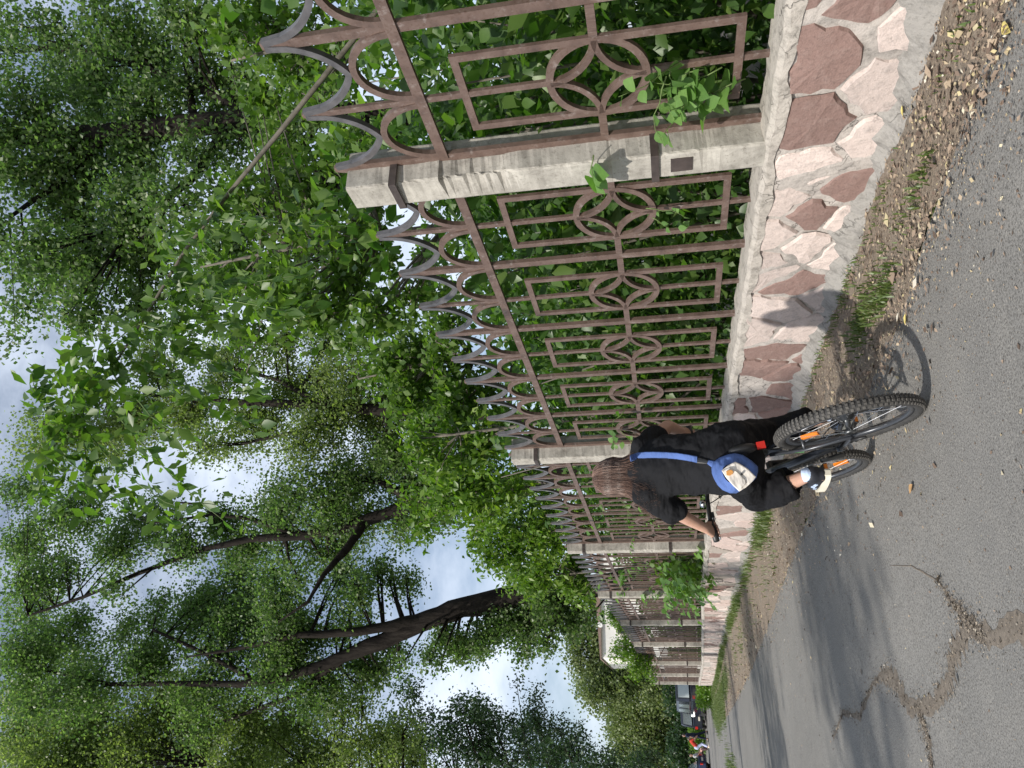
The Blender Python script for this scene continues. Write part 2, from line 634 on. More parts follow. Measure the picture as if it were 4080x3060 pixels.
road_x = interp([(-10, -0.45), (1.5, -0.5), (2.4, -0.6), (3.2, -0.74), (3.8, -0.88), (5.9, -0.98), (7.7, -1.08), (11.2, -1.42), (16, -1.8), (23, -2.1), (30, -2.3), (40, -2.4), (48, -2.0), (54, 0), (60, 14), (70, 60)])
bend = interp([(-10, 0), (20, 0), (23, -0.02), (28, -0.13), (32.5, -0.36), (37, -0.46), (42, -0.52), (60, -0.6)])
wall_top = interp([(-10, 0.6), (13, 0.6), (17.7, 0.53), (22.5, 0.38), (27.3, 0.26), (32, 0.15), (37, 0.1), (42.5, 0.04)])


def lump(y, z, seed=0, s=1.0):
    return (math.sin(y * 3.1 * s + seed) + math.sin(y * 7.7 * s + z * 9 + seed * 2) * 0.6 + math.sin(y * 17.3 * s - z * 21 + seed * 3) * 0.35 + math.sin(y * 41 * s + z * 37) * 0.22) / 2.2

# ------------------------------------------------------------------ ground, road, verge
ys = np.concatenate([np.arange(-12, 14, 0.5), np.arange(14, 80, 2.0), [90, 120, 200, 400, 800]])
xs = np.concatenate([[-400, -150, -60, -30], np.arange(-16, 16, 1.0), [30, 60, 150, 400]])


def sheet(name, mat, yy, xf, lift, kind='structure', sub=6):
    mb = MB()
    V, F = [], []
    n = sub + 1
    for j, y in enumerate(yy):
        x0, x1 = xf(y)
        for i in range(n):
            x = x0 + (x1 - x0) * i / sub
            V.append((x, y, gz(y) + lift(x, y)))
    for j in range(len(yy) - 1):
        for i in range(sub):
            F.append((j * n + i, j * n + i + 1, (j + 1) * n + i + 1, (j + 1) * n + i))
    mb.add(V, F)
    o = mb.build(name, mat, smooth=True)
    return tag(o, kind=kind)


V = [(x, y, gz(y) - 0.01) for y in ys for x in xs]
nx = len(xs)
F = [(j * nx + i, j * nx + i + 1, (j + 1) * nx + i + 1, (j + 1) * nx + i) for j in range(len(ys) - 1) for i in range(nx - 1)]
tag(MB().add(V, F).build('ground', M['turf'], smooth=True), kind='structure')
ry_ = np.concatenate([np.arange(-8, 12, 0.25), np.arange(12, 70, 1.0)])
sheet('road', M['asphalt'], ry_, lambda y: (-12.0 if y < 50 else -60, min(float(road_x(y)) + 0.05 * lump(y, 0, 1.3), 30)), lambda x, y: 0.002, sub=8)
vy = np.concatenate([np.arange(-3, 12, 0.12), np.arange(12, 46, 0.5)])


def verge_z(x, y):
    e = float(road_x(y))
    q = min(max((x - e) / max(-0.15 + float(bend(y)) - e, 0.2), 0), 1)
    u = min(max((x - e + 0.10) / 0.22, 0), 1)
    return -0.002 + 0.009 * u + q * 0.035 + (0.010 * lump(y * 1.7, x * 1.3, 2.1) + 0.006 * math.sin(x * 31 + y * 23)) * min(q * 4, 1)


sheet('verge', M['soil'], vy, lambda y: (float(road_x(y)) - 0.06 + 0.10 * lump(y, 0, 4.2) + 0.05 * lump(y * 5.3, 0, 1.1), 0.3 + float(bend(y))), verge_z, sub=10)
sheet('shaded_soil', M['soil'], np.arange(-3, 46, 1.0), lambda y: (0.15 + float(bend(y)), 14.0), lambda x, y: 0.12, sub=4)

# ------------------------------------------------------------------ stone wall
def clip(poly, p, q):
    """The part of poly nearer to p than to q."""
    m, d = (p + q) / 2, q - p
    out = []
    for i in range(len(poly)):
        a, b = poly[i], poly[(i + 1) % len(poly)]
        sa, sb = (a - m) @ d, (b - m) @ d
        if sa <= 0:
            out.append(a)
        if sa * sb < 0:
            out.append(a + (b - a) * (sa / (sa - sb)))
    return out


wall = empty('stone_wall', (0, 0, 0), 'low wall of cream and red brown crazy stonework carrying the iron fence', 'wall')
wy = np.concatenate([np.arange(-2, 12, 0.06), np.arange(12, 42.6, 0.4)])
mb = MB()
V, F = [], []
cols = 9
for y in wy:
    b, top, g = float(bend(y)), float(wall_top(y)), gz(y) - 0.05
    prof = [(-0.150, g), (-0.150, g + 0.2), (-0.150, top - 0.22), (-0.150, top - 0.03), (-0.135, top), (-0.05, top + 0.008), (0.06, top + 0.006), (0.14, top), (0.16, g)]
    for k, (px, pz) in enumerate(prof):
        j = 0.018 * lump(y * 2.1, k * 1.9, 0.7)
        V.append((px + b + (j if k < 4 else j * 0.4), y, pz + (0.012 * lump(y * 2.6, k * 0.7, 3.3) if 3 <= k <= 7 else 0)))
for j in range(len(wy) - 1):
    for k in range(cols - 1):
        F.append((j * cols + k, j * cols + k + 1, (j + 1) * cols + k + 1, (j + 1) * cols + k))
L0 = (len(wy) - 1) * cols
F.append(tuple(L0 + k for k in range(cols)))
mb.add(V, F)
mb.build('mortar_core', M['mortar'], wall)
# coping skin of pale mortar on the top, ragged along its front edge
V, F = [], []
for y in wy:
    b, top = float(bend(y)), float(wall_top(y))
    for k, (px, dz) in enumerate(((-0.168, -0.05 - 0.025 * lump(y * 3, 0, 5)), (-0.166, -0.004), (-0.140, 0.018), (-0.04, 0.024), (0.08, 0.02), (0.15, 0.004))):
        V.append((px + b + 0.008 * lump(y * 3.7, k, 1), y, top + dz + 0.009 * lump(y * 4.3, k * 2.0, 2)))
for j in range(len(wy) - 1):
    for k in range(5):
        F.append((j * 6 + k, j * 6 + k + 1, (j + 1) * 6 + k + 1, (j + 1) * 6 + k))
MB().add(V, F).build('coping', M['coping'], wall)
# footing of poured concrete, sloping and broken
V, F = [], []
fy = np.concatenate([np.arange(-2, 12, 0.05), np.arange(12, 42, 0.5)])
for y in fy:
    b, g = float(bend(y)), gz(y)
    h = 0.115 + 0.06 * lump(y * 1.1, 0, 6.0) + 0.035 * lump(y * 5, 0, 1)
    o = 0.065 + 0.035 * lump(y * 1.3, 0, 2.0)
    for k, (px, pz) in enumerate(((-0.14, h + 0.02), (-0.165, h), (-0.17 - o * 0.5, h * 0.62), (-0.175 - o, 0.03), (-0.18 - o, -0.05))):
        V.append((px + b + 0.012 * lump(y * 6, k * 2.3, 1) * (k > 0), y, g + pz + 0.01 * lump(y * 5, k * 3.0, 4)))
for j in range(len(fy) - 1):
    for k in range(4):
        F.append((j * 5 + k, j * 5 + k + 1, (j + 1) * 5 + k + 1, (j + 1) * 5 + k))
MB().add(V, F).build('footing', M['footing'], wall)

# the facing stones: a crazy-paving cut of the wall face, each stone an object with its own edges
brown = [(2.70, .43), (3.12, .40), (2.38, .28), (2.22, .52), (3.62, .17), (3.86, .33), (4.62, .25), (5.62, .3), (5.87, .36), (5.98, .2), (6.37, .17), (6.63, .33), (8.1, .3), (9.6, .2), (10.3, .42)]
cream = [(2.90, .13), (2.56, .10), (3.44, .38), (3.28, .10), (4.18, .30), (4.0, .52), (4.36, .50), (4.95, .36), (5.28, .20), (5.2, .5), (4.30, .10), (1.9, .35), (2.1, .15), (3.7, .52), (3.95, .1), (4.78, .1)]
seeds, kinds = [], []
for q in brown:
    seeds.append(q); kinds.append('b')
for q in cream:
    seeds.append(q); kinds.append('c')
y = 5.4
while y < 42:
    stepy = 0.34
    for zc in (0.10, 0.30, 0.50):
        q = (y + random.uniform(-.16, .16), zc + random.uniform(-.09, .09))
        if min(math.hypot(q[0] - s[0], (q[1] - s[1]) * 1.1) for s in seeds) > random.uniform(0.2, 0.40):
            seeds.append(q)
            kinds.append(random.choices('bcpgx', (0.10, 0.36, 0.20, 0.10, 0.24))[0])
    y += stepy * 0.75
pts = np.array(seeds)
order = np.argsort(pts[:, 0])
n_st = 0
far_mb = {k_: MB() for k_ in 'bcpg'}
for idx in order:
    p = pts[idx]
    if p[0] < 1.3 or p[0] > 41.6:
        continue
    hh = float(wall_top(p[0]) - gz(p[0]))
    poly = [np.array(q) for q in ((p[0] - .6, 0.03), (p[0] + .6, 0.03), (p[0] + .6, hh - 0.025), (p[0] - .6, hh - 0.025))]
    for k in np.argsort(((pts - p) ** 2).sum(1))[1:22]:
        poly = clip(poly, p, pts[k])
    if len(poly) < 3:
        continue
    poly = np.array(poly)
    # subdivide, shrink, wobble
    fine = []
    for i in range(len(poly)):
        a_, b_ = poly[i], poly[(i + 1) % len(poly)]
        nseg = max(1, int(np.linalg.norm(b_ - a_) / 0.055))
        fine += [a_ + (b_ - a_) * q / nseg for q in range(nseg)]
    poly = np.array(fine)
    poly = (poly + 0.12 * (np.roll(poly, 1, 0) + np.roll(poly, -1, 0))) / 1.24
    cen = poly.mean(0)
    d = poly - cen
    ln = np.linalg.norm(d, axis=1, keepdims=True)
    wob = rng.uniform(-0.026, 0.010, size=(len(poly), 1))
    kd = kinds[idx]
    if kd == 'x':          # stone fallen out: rough mortar shows
        continue
    gap = 0.004 if kd in 'cp' else 0.012
    outer = cen + d * np.clip((ln - gap + wob) / ln, 0.3, 1.05)
    inner = cen + d * np.clip((ln - gap - 0.014 + wob) / ln, 0.2, 1)
    proud = {'b': 0.009, 'c': 0.007, 'p': 0.007, 'g': 0.008}[kd] + random.uniform(0, 0.010)
    g = gz(p[0])
    b = float(bend(p[0]))
    n = len(poly)
    vs = [(0.004, q[0], q[1]) for q in outer] + [(-proud + random.uniform(-.003, .003), q[0], q[1]) for q in inner] + [(-proud - random.uniform(0, 0.01), cen[0], cen[1])]
    fs = [(i, n + i, n + (i + 1) % n, (i + 1) % n) for i in range(n)] + [(n + i, 2 * n, n + (i + 1) % n) for i in range(n)]
    loc = Vector((b - 0.150, p[0], g))
    vs = [(v[0], v[1] - p[0], v[2]) for v in vs]
    m = M[{'b': 'stone_brown', 'c': 'stone_cream', 'p': 'stone_pink', 'g': 'stone_grey'}[kd]]
    if p[0] < 19.5:
        o = MB().add(vs, fs).build('stone', m, wall, local=True)
        o.location = loc
        n_st += 1
    else:
        far_mb[kd].add([(v[0] + loc[0], v[1] + loc[1], v[2] + loc[2]) for v in vs], fs)
# farther along the stones foreshorten to slivers: one part per stone kind
for k_, nm, mt in (('b', 'far_brown_stones', 'stone_brown'), ('c', 'far_cream_stones', 'stone_cream'), ('p', 'far_pink_stones', 'stone_pink'), ('g', 'far_grey_stones', 'stone_grey')):
    tag(far_mb[k_].build(nm, M[mt], wall), kind='stuff')

# ------------------------------------------------------------------ concrete posts
POST_Y = [3.31, 8.05, 12.87, 17.67, 22.47, 27.27, 32.07, 36.9, 41.9]
POST_LABEL = [
    'nearest concrete post, pale lit face with a broken edge and a leaf sprig across it',
    'concrete post just beyond the rider, partly hidden by her brown hair',
    'grey concrete post in front of the handlebar grip, black stain on its head',
    'concrete post beside the bushy creeper clump growing over the wall top',
    'concrete post in deep shade, first of the two dark posts',
    'dark shaded concrete post, second of the two in tree shade',
    'pale concrete post right after the shaded stretch of fence',
    'concrete post last but one before the far fence end',
    'far end post of the fence, nearest to the parked vehicles']


def post_mesh(h, seed, chip):
    rr = random.Random(seed)
    mb = MB()
    zs = np.linspace(-0.06, h, 110)
    V, F = [], []
    n = 12
    base = []
    hx, hy, c = 0.135, 0.092, 0.014
    for sx, sy in ((-1, -1), (1, -1), (1, 1), (-1, 1)):
        cx_, cy_ = sx * hx, sy * hy
        if sx * sy > 0:
            base += [(cx_, cy_ - sy * c), (cx_ - sx * c * 0.3, cy_ - sy * c * 0.3), (cx_ - sx * c, cy_)]
        else:
            base += [(cx_ - sx * c, cy_), (cx_ - sx * c * 0.3, cy_ - sy * c * 0.3), (cx_, cy_ - sy * c)]
    for z in zs:
        tp = 1 - 0.06 * max(z, 0) / h
        for k, (px, py) in enumerate(base):
            j = 0.0025 * lump(z * 5 + seed, k, seed) + rr.uniform(-.0012, .0012)
            ex = 0
            if k in (0, 1, 2):                        # the near road-side edge is chipped
                for z0, z1, dd in chip:
                    if z0 < z < z1:
                        ex = dd * math.sin(math.pi * (z - z0) / (z1 - z0)) ** .6 * (.75 + .5 * abs(lump(z * 9, k * .5, seed))) * rr.uniform(0.75, 1.1)
            V.append((px * tp + j + ex * 0.8, py + j + ex * 0.8, z))
    for j in range(len(zs) - 1):
        for k in range(n):
            F.append((j * n + k, j * n + (k + 1) % n, (j + 1) * n + (k + 1) % n, (j + 1) * n + k))
    b = len(V)
    V.append((0, 0, h + 0.012))
    F += [((len(zs) - 1) * n + k, (len(zs) - 1) * n + (k + 1) % n, b) for k in range(n)]
    F.append(tuple(range(n))[::-1])
    return mb.add(V, F)


strap_me = None
for i, y in enumerate(POST_Y):
    base = float(wall_top(y))
    h = 2.83 - 0.6 if i < 4 else 2.2
    p = empty('concrete_post', (float(bend(y)) - 0.012, y, base), POST_LABEL[i], 'fence post', 'concrete fence posts standing on the wall')
    chip = [(1.28, 1.74, 0.05), (1.7, 2.05, 0.016), (0.25, 0.34, 0.014), (0.7, 0.8, 0.012)] if i == 0 else [(0.4 + 0.2 * i % 1, 0.62 + 0.2 * i % 1, 0.02)]
    post_mesh(h, i + 1, chip).build('shaft', M['concrete'], p, local=True)
    for zz in (h - 0.27, 0.56):
        mb = MB()
        for lo, hi in (((-0.146, -0.104, -0.02), (0.02, -0.094, 0.02)), ((-0.146, -0.094, -0.02), (-0.136, 0.094, 0.02)), ((-0.146, 0.094, -0.02), (0.02, 0.104, 0.02))):
            mb.box(lo, hi)
        o = mb.build('strap', M['strap'], p, local=True)
        o.location = (0, 0, zz)
    if i == 0:
        o = MB().box((-0.1395, -0.055, 0.37), (-0.125, 0.045, 0.48)).build('embedded_plate', M['strap'], p, local=True)

# ------------------------------------------------------------------ iron fence panels
PITCH, E_ = 0.885, 0.42
SPAN = 4 * PITCH + 2 * E_                      # 4.38
z_rail, z_ring, z_t, z_b = 2.275, 1.405, 2.069, 0.744
r_ring = 0.246
DX = 0.015


def arc(cy, cz, ra, rb, a0, a1, n):
    return [(cy + ra * math.cos(a0 + (a1 - a0) * k / n), cz + rb * math.sin(a0 + (a1 - a0) * k / n)) for k in range(n + 1)]


FM = {}
M['worn_sky_tint'] = plain('worn_paint_sky_tint', (0.095, 0.09, 0.094), 0.36, var=0.35, scale=14)  # worn paint, with the reflected sky's grey put into the base colour
me = lambda mb, nm: mb.mesh(nm, M['paint'])
FM['top_rail'] = me(MB().box((-0.020, 0, -0.027), (0.004, SPAN, 0.027)), 'top_rail')
zf = 0.56 - z_ring
ztip = 2.90 - z_ring
FM['upright_bar'] = me(MB().add(*(lambda q: (q.v, q.f))(MB().box((-0.012, -0.026, zf), (0.016, 0.026, ztip - 0.05)))).add(
    [(-0.012, -0.026, ztip - 0.05), (-0.012, 0.026, ztip - 0.05), (0.016, 0.026, ztip - 0.05), (0.016, -0.026, ztip - 0.05), (-0.008, -0.018, ztip), (-0.008, 0.018, ztip), (0.012, 0.018, ztip), (0.012, -0.018, ztip)],
    [(0, 1, 5, 4), (1, 2, 6, 5), (2, 3, 7, 6), (3, 0, 4, 7), (4, 5, 6, 7)]), 'upright_bar')
mid = MB().box((-0.008, -0.017, zf), (0.010, 0.017, -r_ring + 0.03)).box((-0.008, -0.017, r_ring - 0.03), (0.010, 0.017, ztip - 0.05))
mid.add([(-0.008, -0.017, ztip - 0.05), (-0.008, 0.017, ztip - 0.05), (0.010, 0.017, ztip - 0.05), (0.010, -0.017, ztip - 0.05), (-0.006, -0.012, ztip), (-0.006, 0.012, ztip), (0.008, 0.012, ztip), (0.008, -0.012, ztip)],
        [(0, 1, 5, 4), (1, 2, 6, 5), (2, 3, 7, 6), (3, 0, 4, 7), (4, 5, 6, 7)])
FM['middle_bar'] = me(mid, 'middle_bar')
w2, fr = 0.2465 - 0.019, 0.038
fz0, fz1 = z_b - z_ring + 0.019, z_t - z_ring - 0.019
mb = MB().box((-0.014, -w2 - fr / 2, fz0 - fr / 2), (0.006, -w2 + fr / 2, fz1 + fr / 2)).box((-0.014, w2 - fr / 2, fz0 - fr / 2), (0.006, w2 + fr / 2, fz1 + fr / 2))
mb.box((-0.013, -w2 + fr / 2, fz0 - fr / 2), (0.005, w2 - fr / 2, fz0 + fr / 2)).box((-0.013, -w2 + fr / 2, fz1 - fr / 2), (0.005, w2 - fr / 2, fz1 + fr / 2))
FM['rectangle_frame'] = me(mb, 'rectangle_frame')
FM['ring'] = me(MB().strip(arc(0, 0, r_ring - 0.018, r_ring - 0.018, 0, 2 * math.pi * 35 / 36, 35), 0.036, -0.017, 0.008, closed=True), 'ring')
mb = MB()
rs = r_ring - 0.02
for k in range(4):
    c0 = math.pi / 4 + k * math.pi / 2
    # arc bowed towards the centre, from one quarter point of the ring to the next
    cy_, cz_ = rs * 1.08 * (1 if k in (0, 3) else -1), rs * 1.08 * (1 if k in (0, 1) else -1)
    A, B = np.array([0, rs * np.sign(cz_)]), np.array([rs * np.sign(cy_), 0])
    rad = np.linalg.norm(A - np.array([cy_, cz_]))
    a0 = math.atan2(A[1] - cz_, A[0] - cy_)
    a1 = math.atan2(B[1] - cz_, B[0] - cy_)
    while a1 - a0 > math.pi: a1 -= 2 * math.pi
    while a1 - a0 < -math.pi: a1 += 2 * math.pi
    mb.strip(arc(cy_, cz_, rad, rad, a0, a1, 9), 0.03, -0.0185, 0.0095)
FM['star'] = me(mb, 'star')
hp = PITCH / 4
zr, zcr = z_rail - z_ring, 2.548 - z_ring
FM['arch'] = me(MB().strip(arc(0, zr + 0.02, hp - 0.028, zcr - zr - 0.035, 0, math.pi, 16), 0.034, -0.016, 0.014), 'arch')
HA = []
for k in range(-14, 15):
    q = abs(k) / 14                                   # 0 at the crown, 1 at the bar
    tt_ = 1 - q
    hgt = .5 * (1 - math.sqrt(max(0, 1 - q * q))) + .5 * (1 - math.sqrt(max(0.0, tt_)))
    HA.append(((hp - 0.014) * q * (1 if k > 0 else -1), zcr + 0.014 + (ztip - 0.03 - zcr) * hgt))
FM['hanging_arc'] = MB().strip(HA, 0.032, -0.0155, 0.0135).mesh('hanging_arc', M['worn_sky_tint'])
FM['middle_rail'] = me(MB().box((-0.016, -1, -0.02), (0.0035, 1, 0.02)), 'middle_rail')

PANEL_LABEL = [
    'nearest iron fence panel at the picture edge, broad light leaves growing through it',
    'iron fence panel between the nearest post and the post beside the rider',
    'iron fence panel behind the rider, its row of spikes just past her head',
    'iron fence panel half covered by the bushy creeper clump on the wall',
    'iron fence panel right beyond the creeper clump, looking brown and dense',
    'dark iron fence panel between the two shaded posts',
    'iron fence panel just past the shaded posts, a hanging fern-like spray in it',
    'farthest long iron fence panel before the last two posts',
    'short looking iron fence panel ending at the end post by the vehicles']


def panel(y0, y1, i):
    sc = (y1 - y0) / SPAN
    ym = (y0 + y1) / 2
    x0, x1 = float(bend(y0)), float(bend(y1))
    zb0, zb1 = float(wall_top(y0)), float(wall_top(y1))
    t = empty('iron_fence_panel', (x0, y0, zb0), PANEL_LABEL[i], 'fence', 'brown iron fence panels between the posts')

    def put(name, s, z, sy=1.0):
        f = s / SPAN
        o = link(name, FM[name], t)
        o.location = ((x1 - x0) * f, s * sc, (zb1 - zb0) * f + z - 0.6)
        o.scale = (1, sc * sy, 1)
        if name in ('upright_bar', 'middle_bar', 'rectangle_frame'):
            o.rotation_euler = (random.uniform(-.004, .004), random.uniform(-.003, .003), random.uniform(-.02, .02))
        return o
    r = put('top_rail', 0, z_rail)
    r.rotation_euler = (math.atan2(zb1 - zb0, y1 - y0), 0, -math.atan2(x1 - x0, y1 - y0))
    bars = []
    for k in range(5):
        c = E_ + k * PITCH
        put('middle_bar', c, z_ring)
        put('rectangle_frame', c, z_ring)
        put('ring', c, z_ring)
        put('star', c, z_ring)
        bars.append((c, 0.25, 0.25))
    ups = [0.0] + [E_ + (k + 0.5) * PITCH for k in range(4)] + [SPAN]
    for s in ups:
        put('upright_bar', s, z_ring)
    allb = sorted(ups + [E_ + k * PITCH for k in range(5)])
    for p_, q_ in zip(allb, allb[1:]):
        m_ = (p_ + q_) / 2
        sy = (q_ - p_) / (PITCH / 2)
        put('arch', m_, z_ring, sy)
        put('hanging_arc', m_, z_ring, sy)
        # the middle rail runs from the upright to the side of the rectangle
        lo, hi = (p_ + 0.026, q_ - 0.246) if p_ in ups else (p_ + 0.246, q_ - 0.026)
        o = put('middle_rail', (lo + hi) / 2, z_ring, (hi - lo) / 2)


panel(3.31 - 0.105 - SPAN, 3.31 - 0.105, 0)
for i in range(8):
    panel(POST_Y[i] + 0.12, POST_Y[i + 1] - 0.12, i + 1)

# ------------------------------------------------------------------ litter, grass, cracks on the ground
def ground_z(x, y):
    x, y = np.asarray(x, float), np.asarray(y, float)
    e = road_x(y)
    q = np.clip((x - e) / np.maximum(-0.15 + bend(y) - e, 0.2), 0, 1)
    return gz(y) + 0.012 + q * 0.035


def scatter(name, P, mat, size, flat=0.25, curl=0.3):
    n = len(P)
    th = rng.uniform(0, 2 * math.pi, n)
    D = np.stack([np.cos(th), np.sin(th), rng.normal(0, flat, n)], 1)
    D = unit(D)
    N = np.stack([rng.normal(0, flat, n), rng.normal(0, flat, n), np.ones(n)], 1)
    N = unit(N - D * (N * D).sum(1, keepdims=True))
    B = np.cross(N, D)
    s = np.asarray(size).reshape(-1, 1)
    asp = rng.uniform(0.35, 0.75, (n, 1))
    V = np.empty((n, 4, 3))
    V[:, 0] = P - D * s * 0.5
    V[:, 1] = P + B * s * 0.5 * asp + N * s * curl * rng.uniform(0, 1, (n, 1))
    V[:, 2] = P + D * s * 0.5 + N * s * curl * 0.4
    V[:, 3] = P - B * s * 0.5 * asp + N * s * curl * rng.uniform(0, 1, (n, 1))
    i = np.arange(n)[:, None] * 4
    F = np.concatenate([i + np.array([[0, 1, 2]]), i + np.array([[0, 2, 3]])], 0)
    me = np_mesh(name, V.reshape(-1, 3), F, mat)
    return tag(link(name, me), kind='stuff')


n = 11500
y = 1.6 + 11 * rng.beta(1.0, 1.9, n)
q = rng.beta(1.0, 1.15, n)
e = road_x(y)
x = e - 0.12 + q * (-0.2 - e + 0.12) - (rng.uniform(0, 1, n) < .38) * rng.gamma(1.1, .15, n)
z = ground_z(x, y) + rng.uniform(0, 0.012, n)
scatter('leaf_litter', np.stack([x, y, z], 1), M['litter'], rng.lognormal(math.log(0.0165), 0.5, n), curl=.14)
n = 1500
y = 12 + 30 * rng.beta(1, 1.5, n)
x = road_x(y) - 0.1 + rng.beta(1, 1.5, n) * 1.3
scatter('far_leaf_litter', np.stack([x, y, ground_z(x, y)], 1), M['litter'], rng.lognormal(math.log(0.035), 0.4, n))
n = 5200
y = 1.4 + 14 * rng.beta(1.0, 2.0, n)
x = road_x(y) - rng.gamma(0.8, 0.75, n)
scatter('litter_specks', np.stack([x, y, gz(y) + 0.004], 1), M['litter'], rng.lognormal(math.log(0.009), 0.55, n), flat=0.1)


def grass(name, patches, mat='grass'):
    Vs = []
    for px, py, sx, sy, cnt, h in patches:
        xx = px + rng.normal(0, sx, cnt)
        yy = py + rng.normal(0, sy, cnt)
        xx = np.minimum(xx, bend(yy) - 0.2)
        zz = ground_z(xx, yy) - 0.005
        th = rng.uniform(0, 2 * math.pi, cnt)
        hh = h * rng.uniform(0.4, 1.2, cnt)
        wd = 0.0035 + 0.03 * h * rng.uniform(0.5, 1, cnt)
        ln = hh * rng.uniform(0.2, 0.9, cnt)
        b = np.stack([xx, yy, zz], 1)
        wv = np.stack([-np.sin(th), np.cos(th), 0 * th], 1) * wd[:, None]
        tip = b + np.stack([np.cos(th) * ln, np.sin(th) * ln, hh], 1)
        midp = b + np.stack([np.cos(th) * ln * 0.3, np.sin(th) * ln * 0.3, hh * 0.65], 1)
        Vs.append(np.stack([b - wv, b + wv, midp + wv * 0.8, tip, midp - wv * 0.8], 1))
    V = np.concatenate(Vs, 0)
    n = len(V)
    i = np.arange(n)[:, None] * 5
    F = np.concatenate([i + np.array([[0, 1, 2]]), i + np.array([[0, 2, 4]]), i + np.array([[4, 2, 3]])], 0)
    return tag(link(name, np_mesh(name, V.reshape(-1, 3), F, M[mat])), kind='stuff')


gp = [(-0.56, 3.10, .03, .10, 90, .045), (-0.68, 3.88, .04, .13, 240, .05), (-0.60, 4.3, .06, .2, 380, .055), (-0.42, 2.5, .05, .2, 40, .035),
      (-0.30, 4.5, .04, .25, 110, .045), (-0.55, 3.5, .05, .2, 70, .04), (-0.28, 5.5, .04, .5, 90, .05), (-0.3, 3.6, .03, .15, 40, .035)]
for yy in np.arange(7.5, 46, 0.7):
    fx = float(bend(yy)) - 0.3
    ex = float(road_x(yy))
    big = 1 if yy > 9 else 0.5
    gate = max(0.08, math.sin(yy * 1.9 + 1.0) * .6 + math.sin(yy * .77) * .5 + .25) if yy < 26 else 1
    gp.append((fx - 0.10, yy, .09, .35, int(200 * big * gate), .13 if yy > 9 else .06))
    gp.append(((fx + ex) / 2, yy, .22, .4, int((60 if yy < 24 else 420) * big * min(gate, 1)), .06))
grass('verge_grass', gp)
gp = [(float(road_x(yy)) + 0.25 + rng.uniform(-.2, .3), yy, .35, .5, 260, .10) for yy in np.arange(30, 56, 0.8)]
gp += [(-4.1 + rng.uniform(-.5, .2), yy, .35, .5, 240, .16) for yy in np.arange(25, 31, 0.8)]
grass('far_grass', gp)

# broken seams of the road filled with dirt and grit
t = NT('dirt')
n = t.noise(30, 5, 0.75)
t.color(t.ramp(n, [(0.3, (0.11, 0.094, 0.078)), (0.55, (0.175, 0.15, 0.124)), (0.8, (0.25, 0.215, 0.175))]))
t.rough(0.95, 0.2)
t.bump(n, 0.5, 0.008)
M['dirt'] = t.m
t = NT('grit')
t.color(t.ramp(t.island(), [(0, (0.06, 0.05, 0.04)), (0.5, (0.16, 0.13, 0.1)), (0.9, (0.26, 0.22, 0.17)), (1, (0.4, 0.36, 0.3))]))
t.rough(0.9)
M['grit'] = t.m
seams = [([(-2.19, 2.4), (-2.30, 2.75), (-2.47, 3.1), (-2.46, 3.5), (-2.40, 3.72), (-2.47, 3.95), (-2.58, 4.1)], [.085, .075, .07, .055, .06, .07, .045]),
         ([(-2.47, 3.55), (-2.37, 3.68), (-2.32, 3.80), (-2.16, 3.98)], [.03, .035, .03, .006]),
         ([(-2.58, 4.1), (-2.68, 4.4), (-2.68, 4.85), (-2.56, 5.02), (-2.50, 5.15), (-2.49, 5.4), (-2.52, 5.65)], [.06, .05, .055, .08, .07, .045, .02]),
         ([(-2.68, 4.7), (-2.85, 4.6), (-3.1, 4.7)], [.05, .03, .02]),
         ([(-2.52, 5.65), (-2.7, 6.2), (-2.66, 6.8), (-2.85, 7.4)], [.02, .03, .025, .01]),
         ([(-2.15, 4.0), (-2.02, 4.35), (-1.94, 4.75)], [.008, .005, .002]),
         ([(-2.0, 2.2), (-2.16, 2.5)], [.02, .05])]
mb = MB()
for P, wd in seams:
    V, F = [], []
    tt = np.linspace(0, len(P) - 1, (len(P) - 1) * 9 + 1)
    px = np.interp(tt, range(len(P)), [p[0] for p in P])
    py = np.interp(tt, range(len(P)), [p[1] for p in P])
    ww = np.interp(tt, range(len(P)), wd)
    for k in range(len(tt)):
        dx, dy = px[min(k + 1, len(tt) - 1)] - px[max(k - 1, 0)], py[min(k + 1, len(tt) - 1)] - py[max(k - 1, 0)]
        ln = math.hypot(dx, dy)
        nx_, ny_ = -dy / ln, dx / ln
        a_, b_ = ww[k] * rng.uniform(0.3, 1.25), ww[k] * rng.uniform(0.3, 1.25)
        for s_ in (a_, a_ * .4, -b_ * .4, -b_):
            edge = s_ in (a_, -b_)
            V.append((px[k] + nx_ * s_, py[k] + ny_ * s_, float(gz(py[k])) + (0.0035 if edge else 0.005)))
    for k in range(len(tt) - 1):
        for i in range(3):
            F.append((k * 4 + i, k * 4 + i + 1, k * 4 + 5 + i, k * 4 + 4 + i))
    mb.add(V, F)
tag(mb.build('dirt_seams', M['dirt'], smooth=True), kind='stuff')
n = 4200
k = rng.integers(0, 5, n)
PX, PY = [], []
for i in range(n):
    P, wd = seams[k[i]]
    q = rng.uniform(0, len(P) - 1.001)
    j = int(q)
    f = q - j
    PX.append(P[j][0] * (1 - f) + P[j + 1][0] * f + rng.normal(0, wd[j] * 1.1))
    PY.append(P[j][1] * (1 - f) + P[j + 1][1] * f + rng.normal(0, wd[j] * 0.9))
PX, PY = np.array(PX), np.array(PY)
scatter('grit', np.stack([PX, PY, gz(PY) + 0.008], 1), M['grit'], rng.lognormal(math.log(0.0075), 0.5, n), curl=0.45)

# single leaves lying where the photo shows them
def ground_at(xd, yd):
    d = C_F * FPX + C_R * (1530 - yd * 1.8445) + C_U * (2040 - xd * 1.8445)
    return CAM + d * (-CAM[2] / d[2])


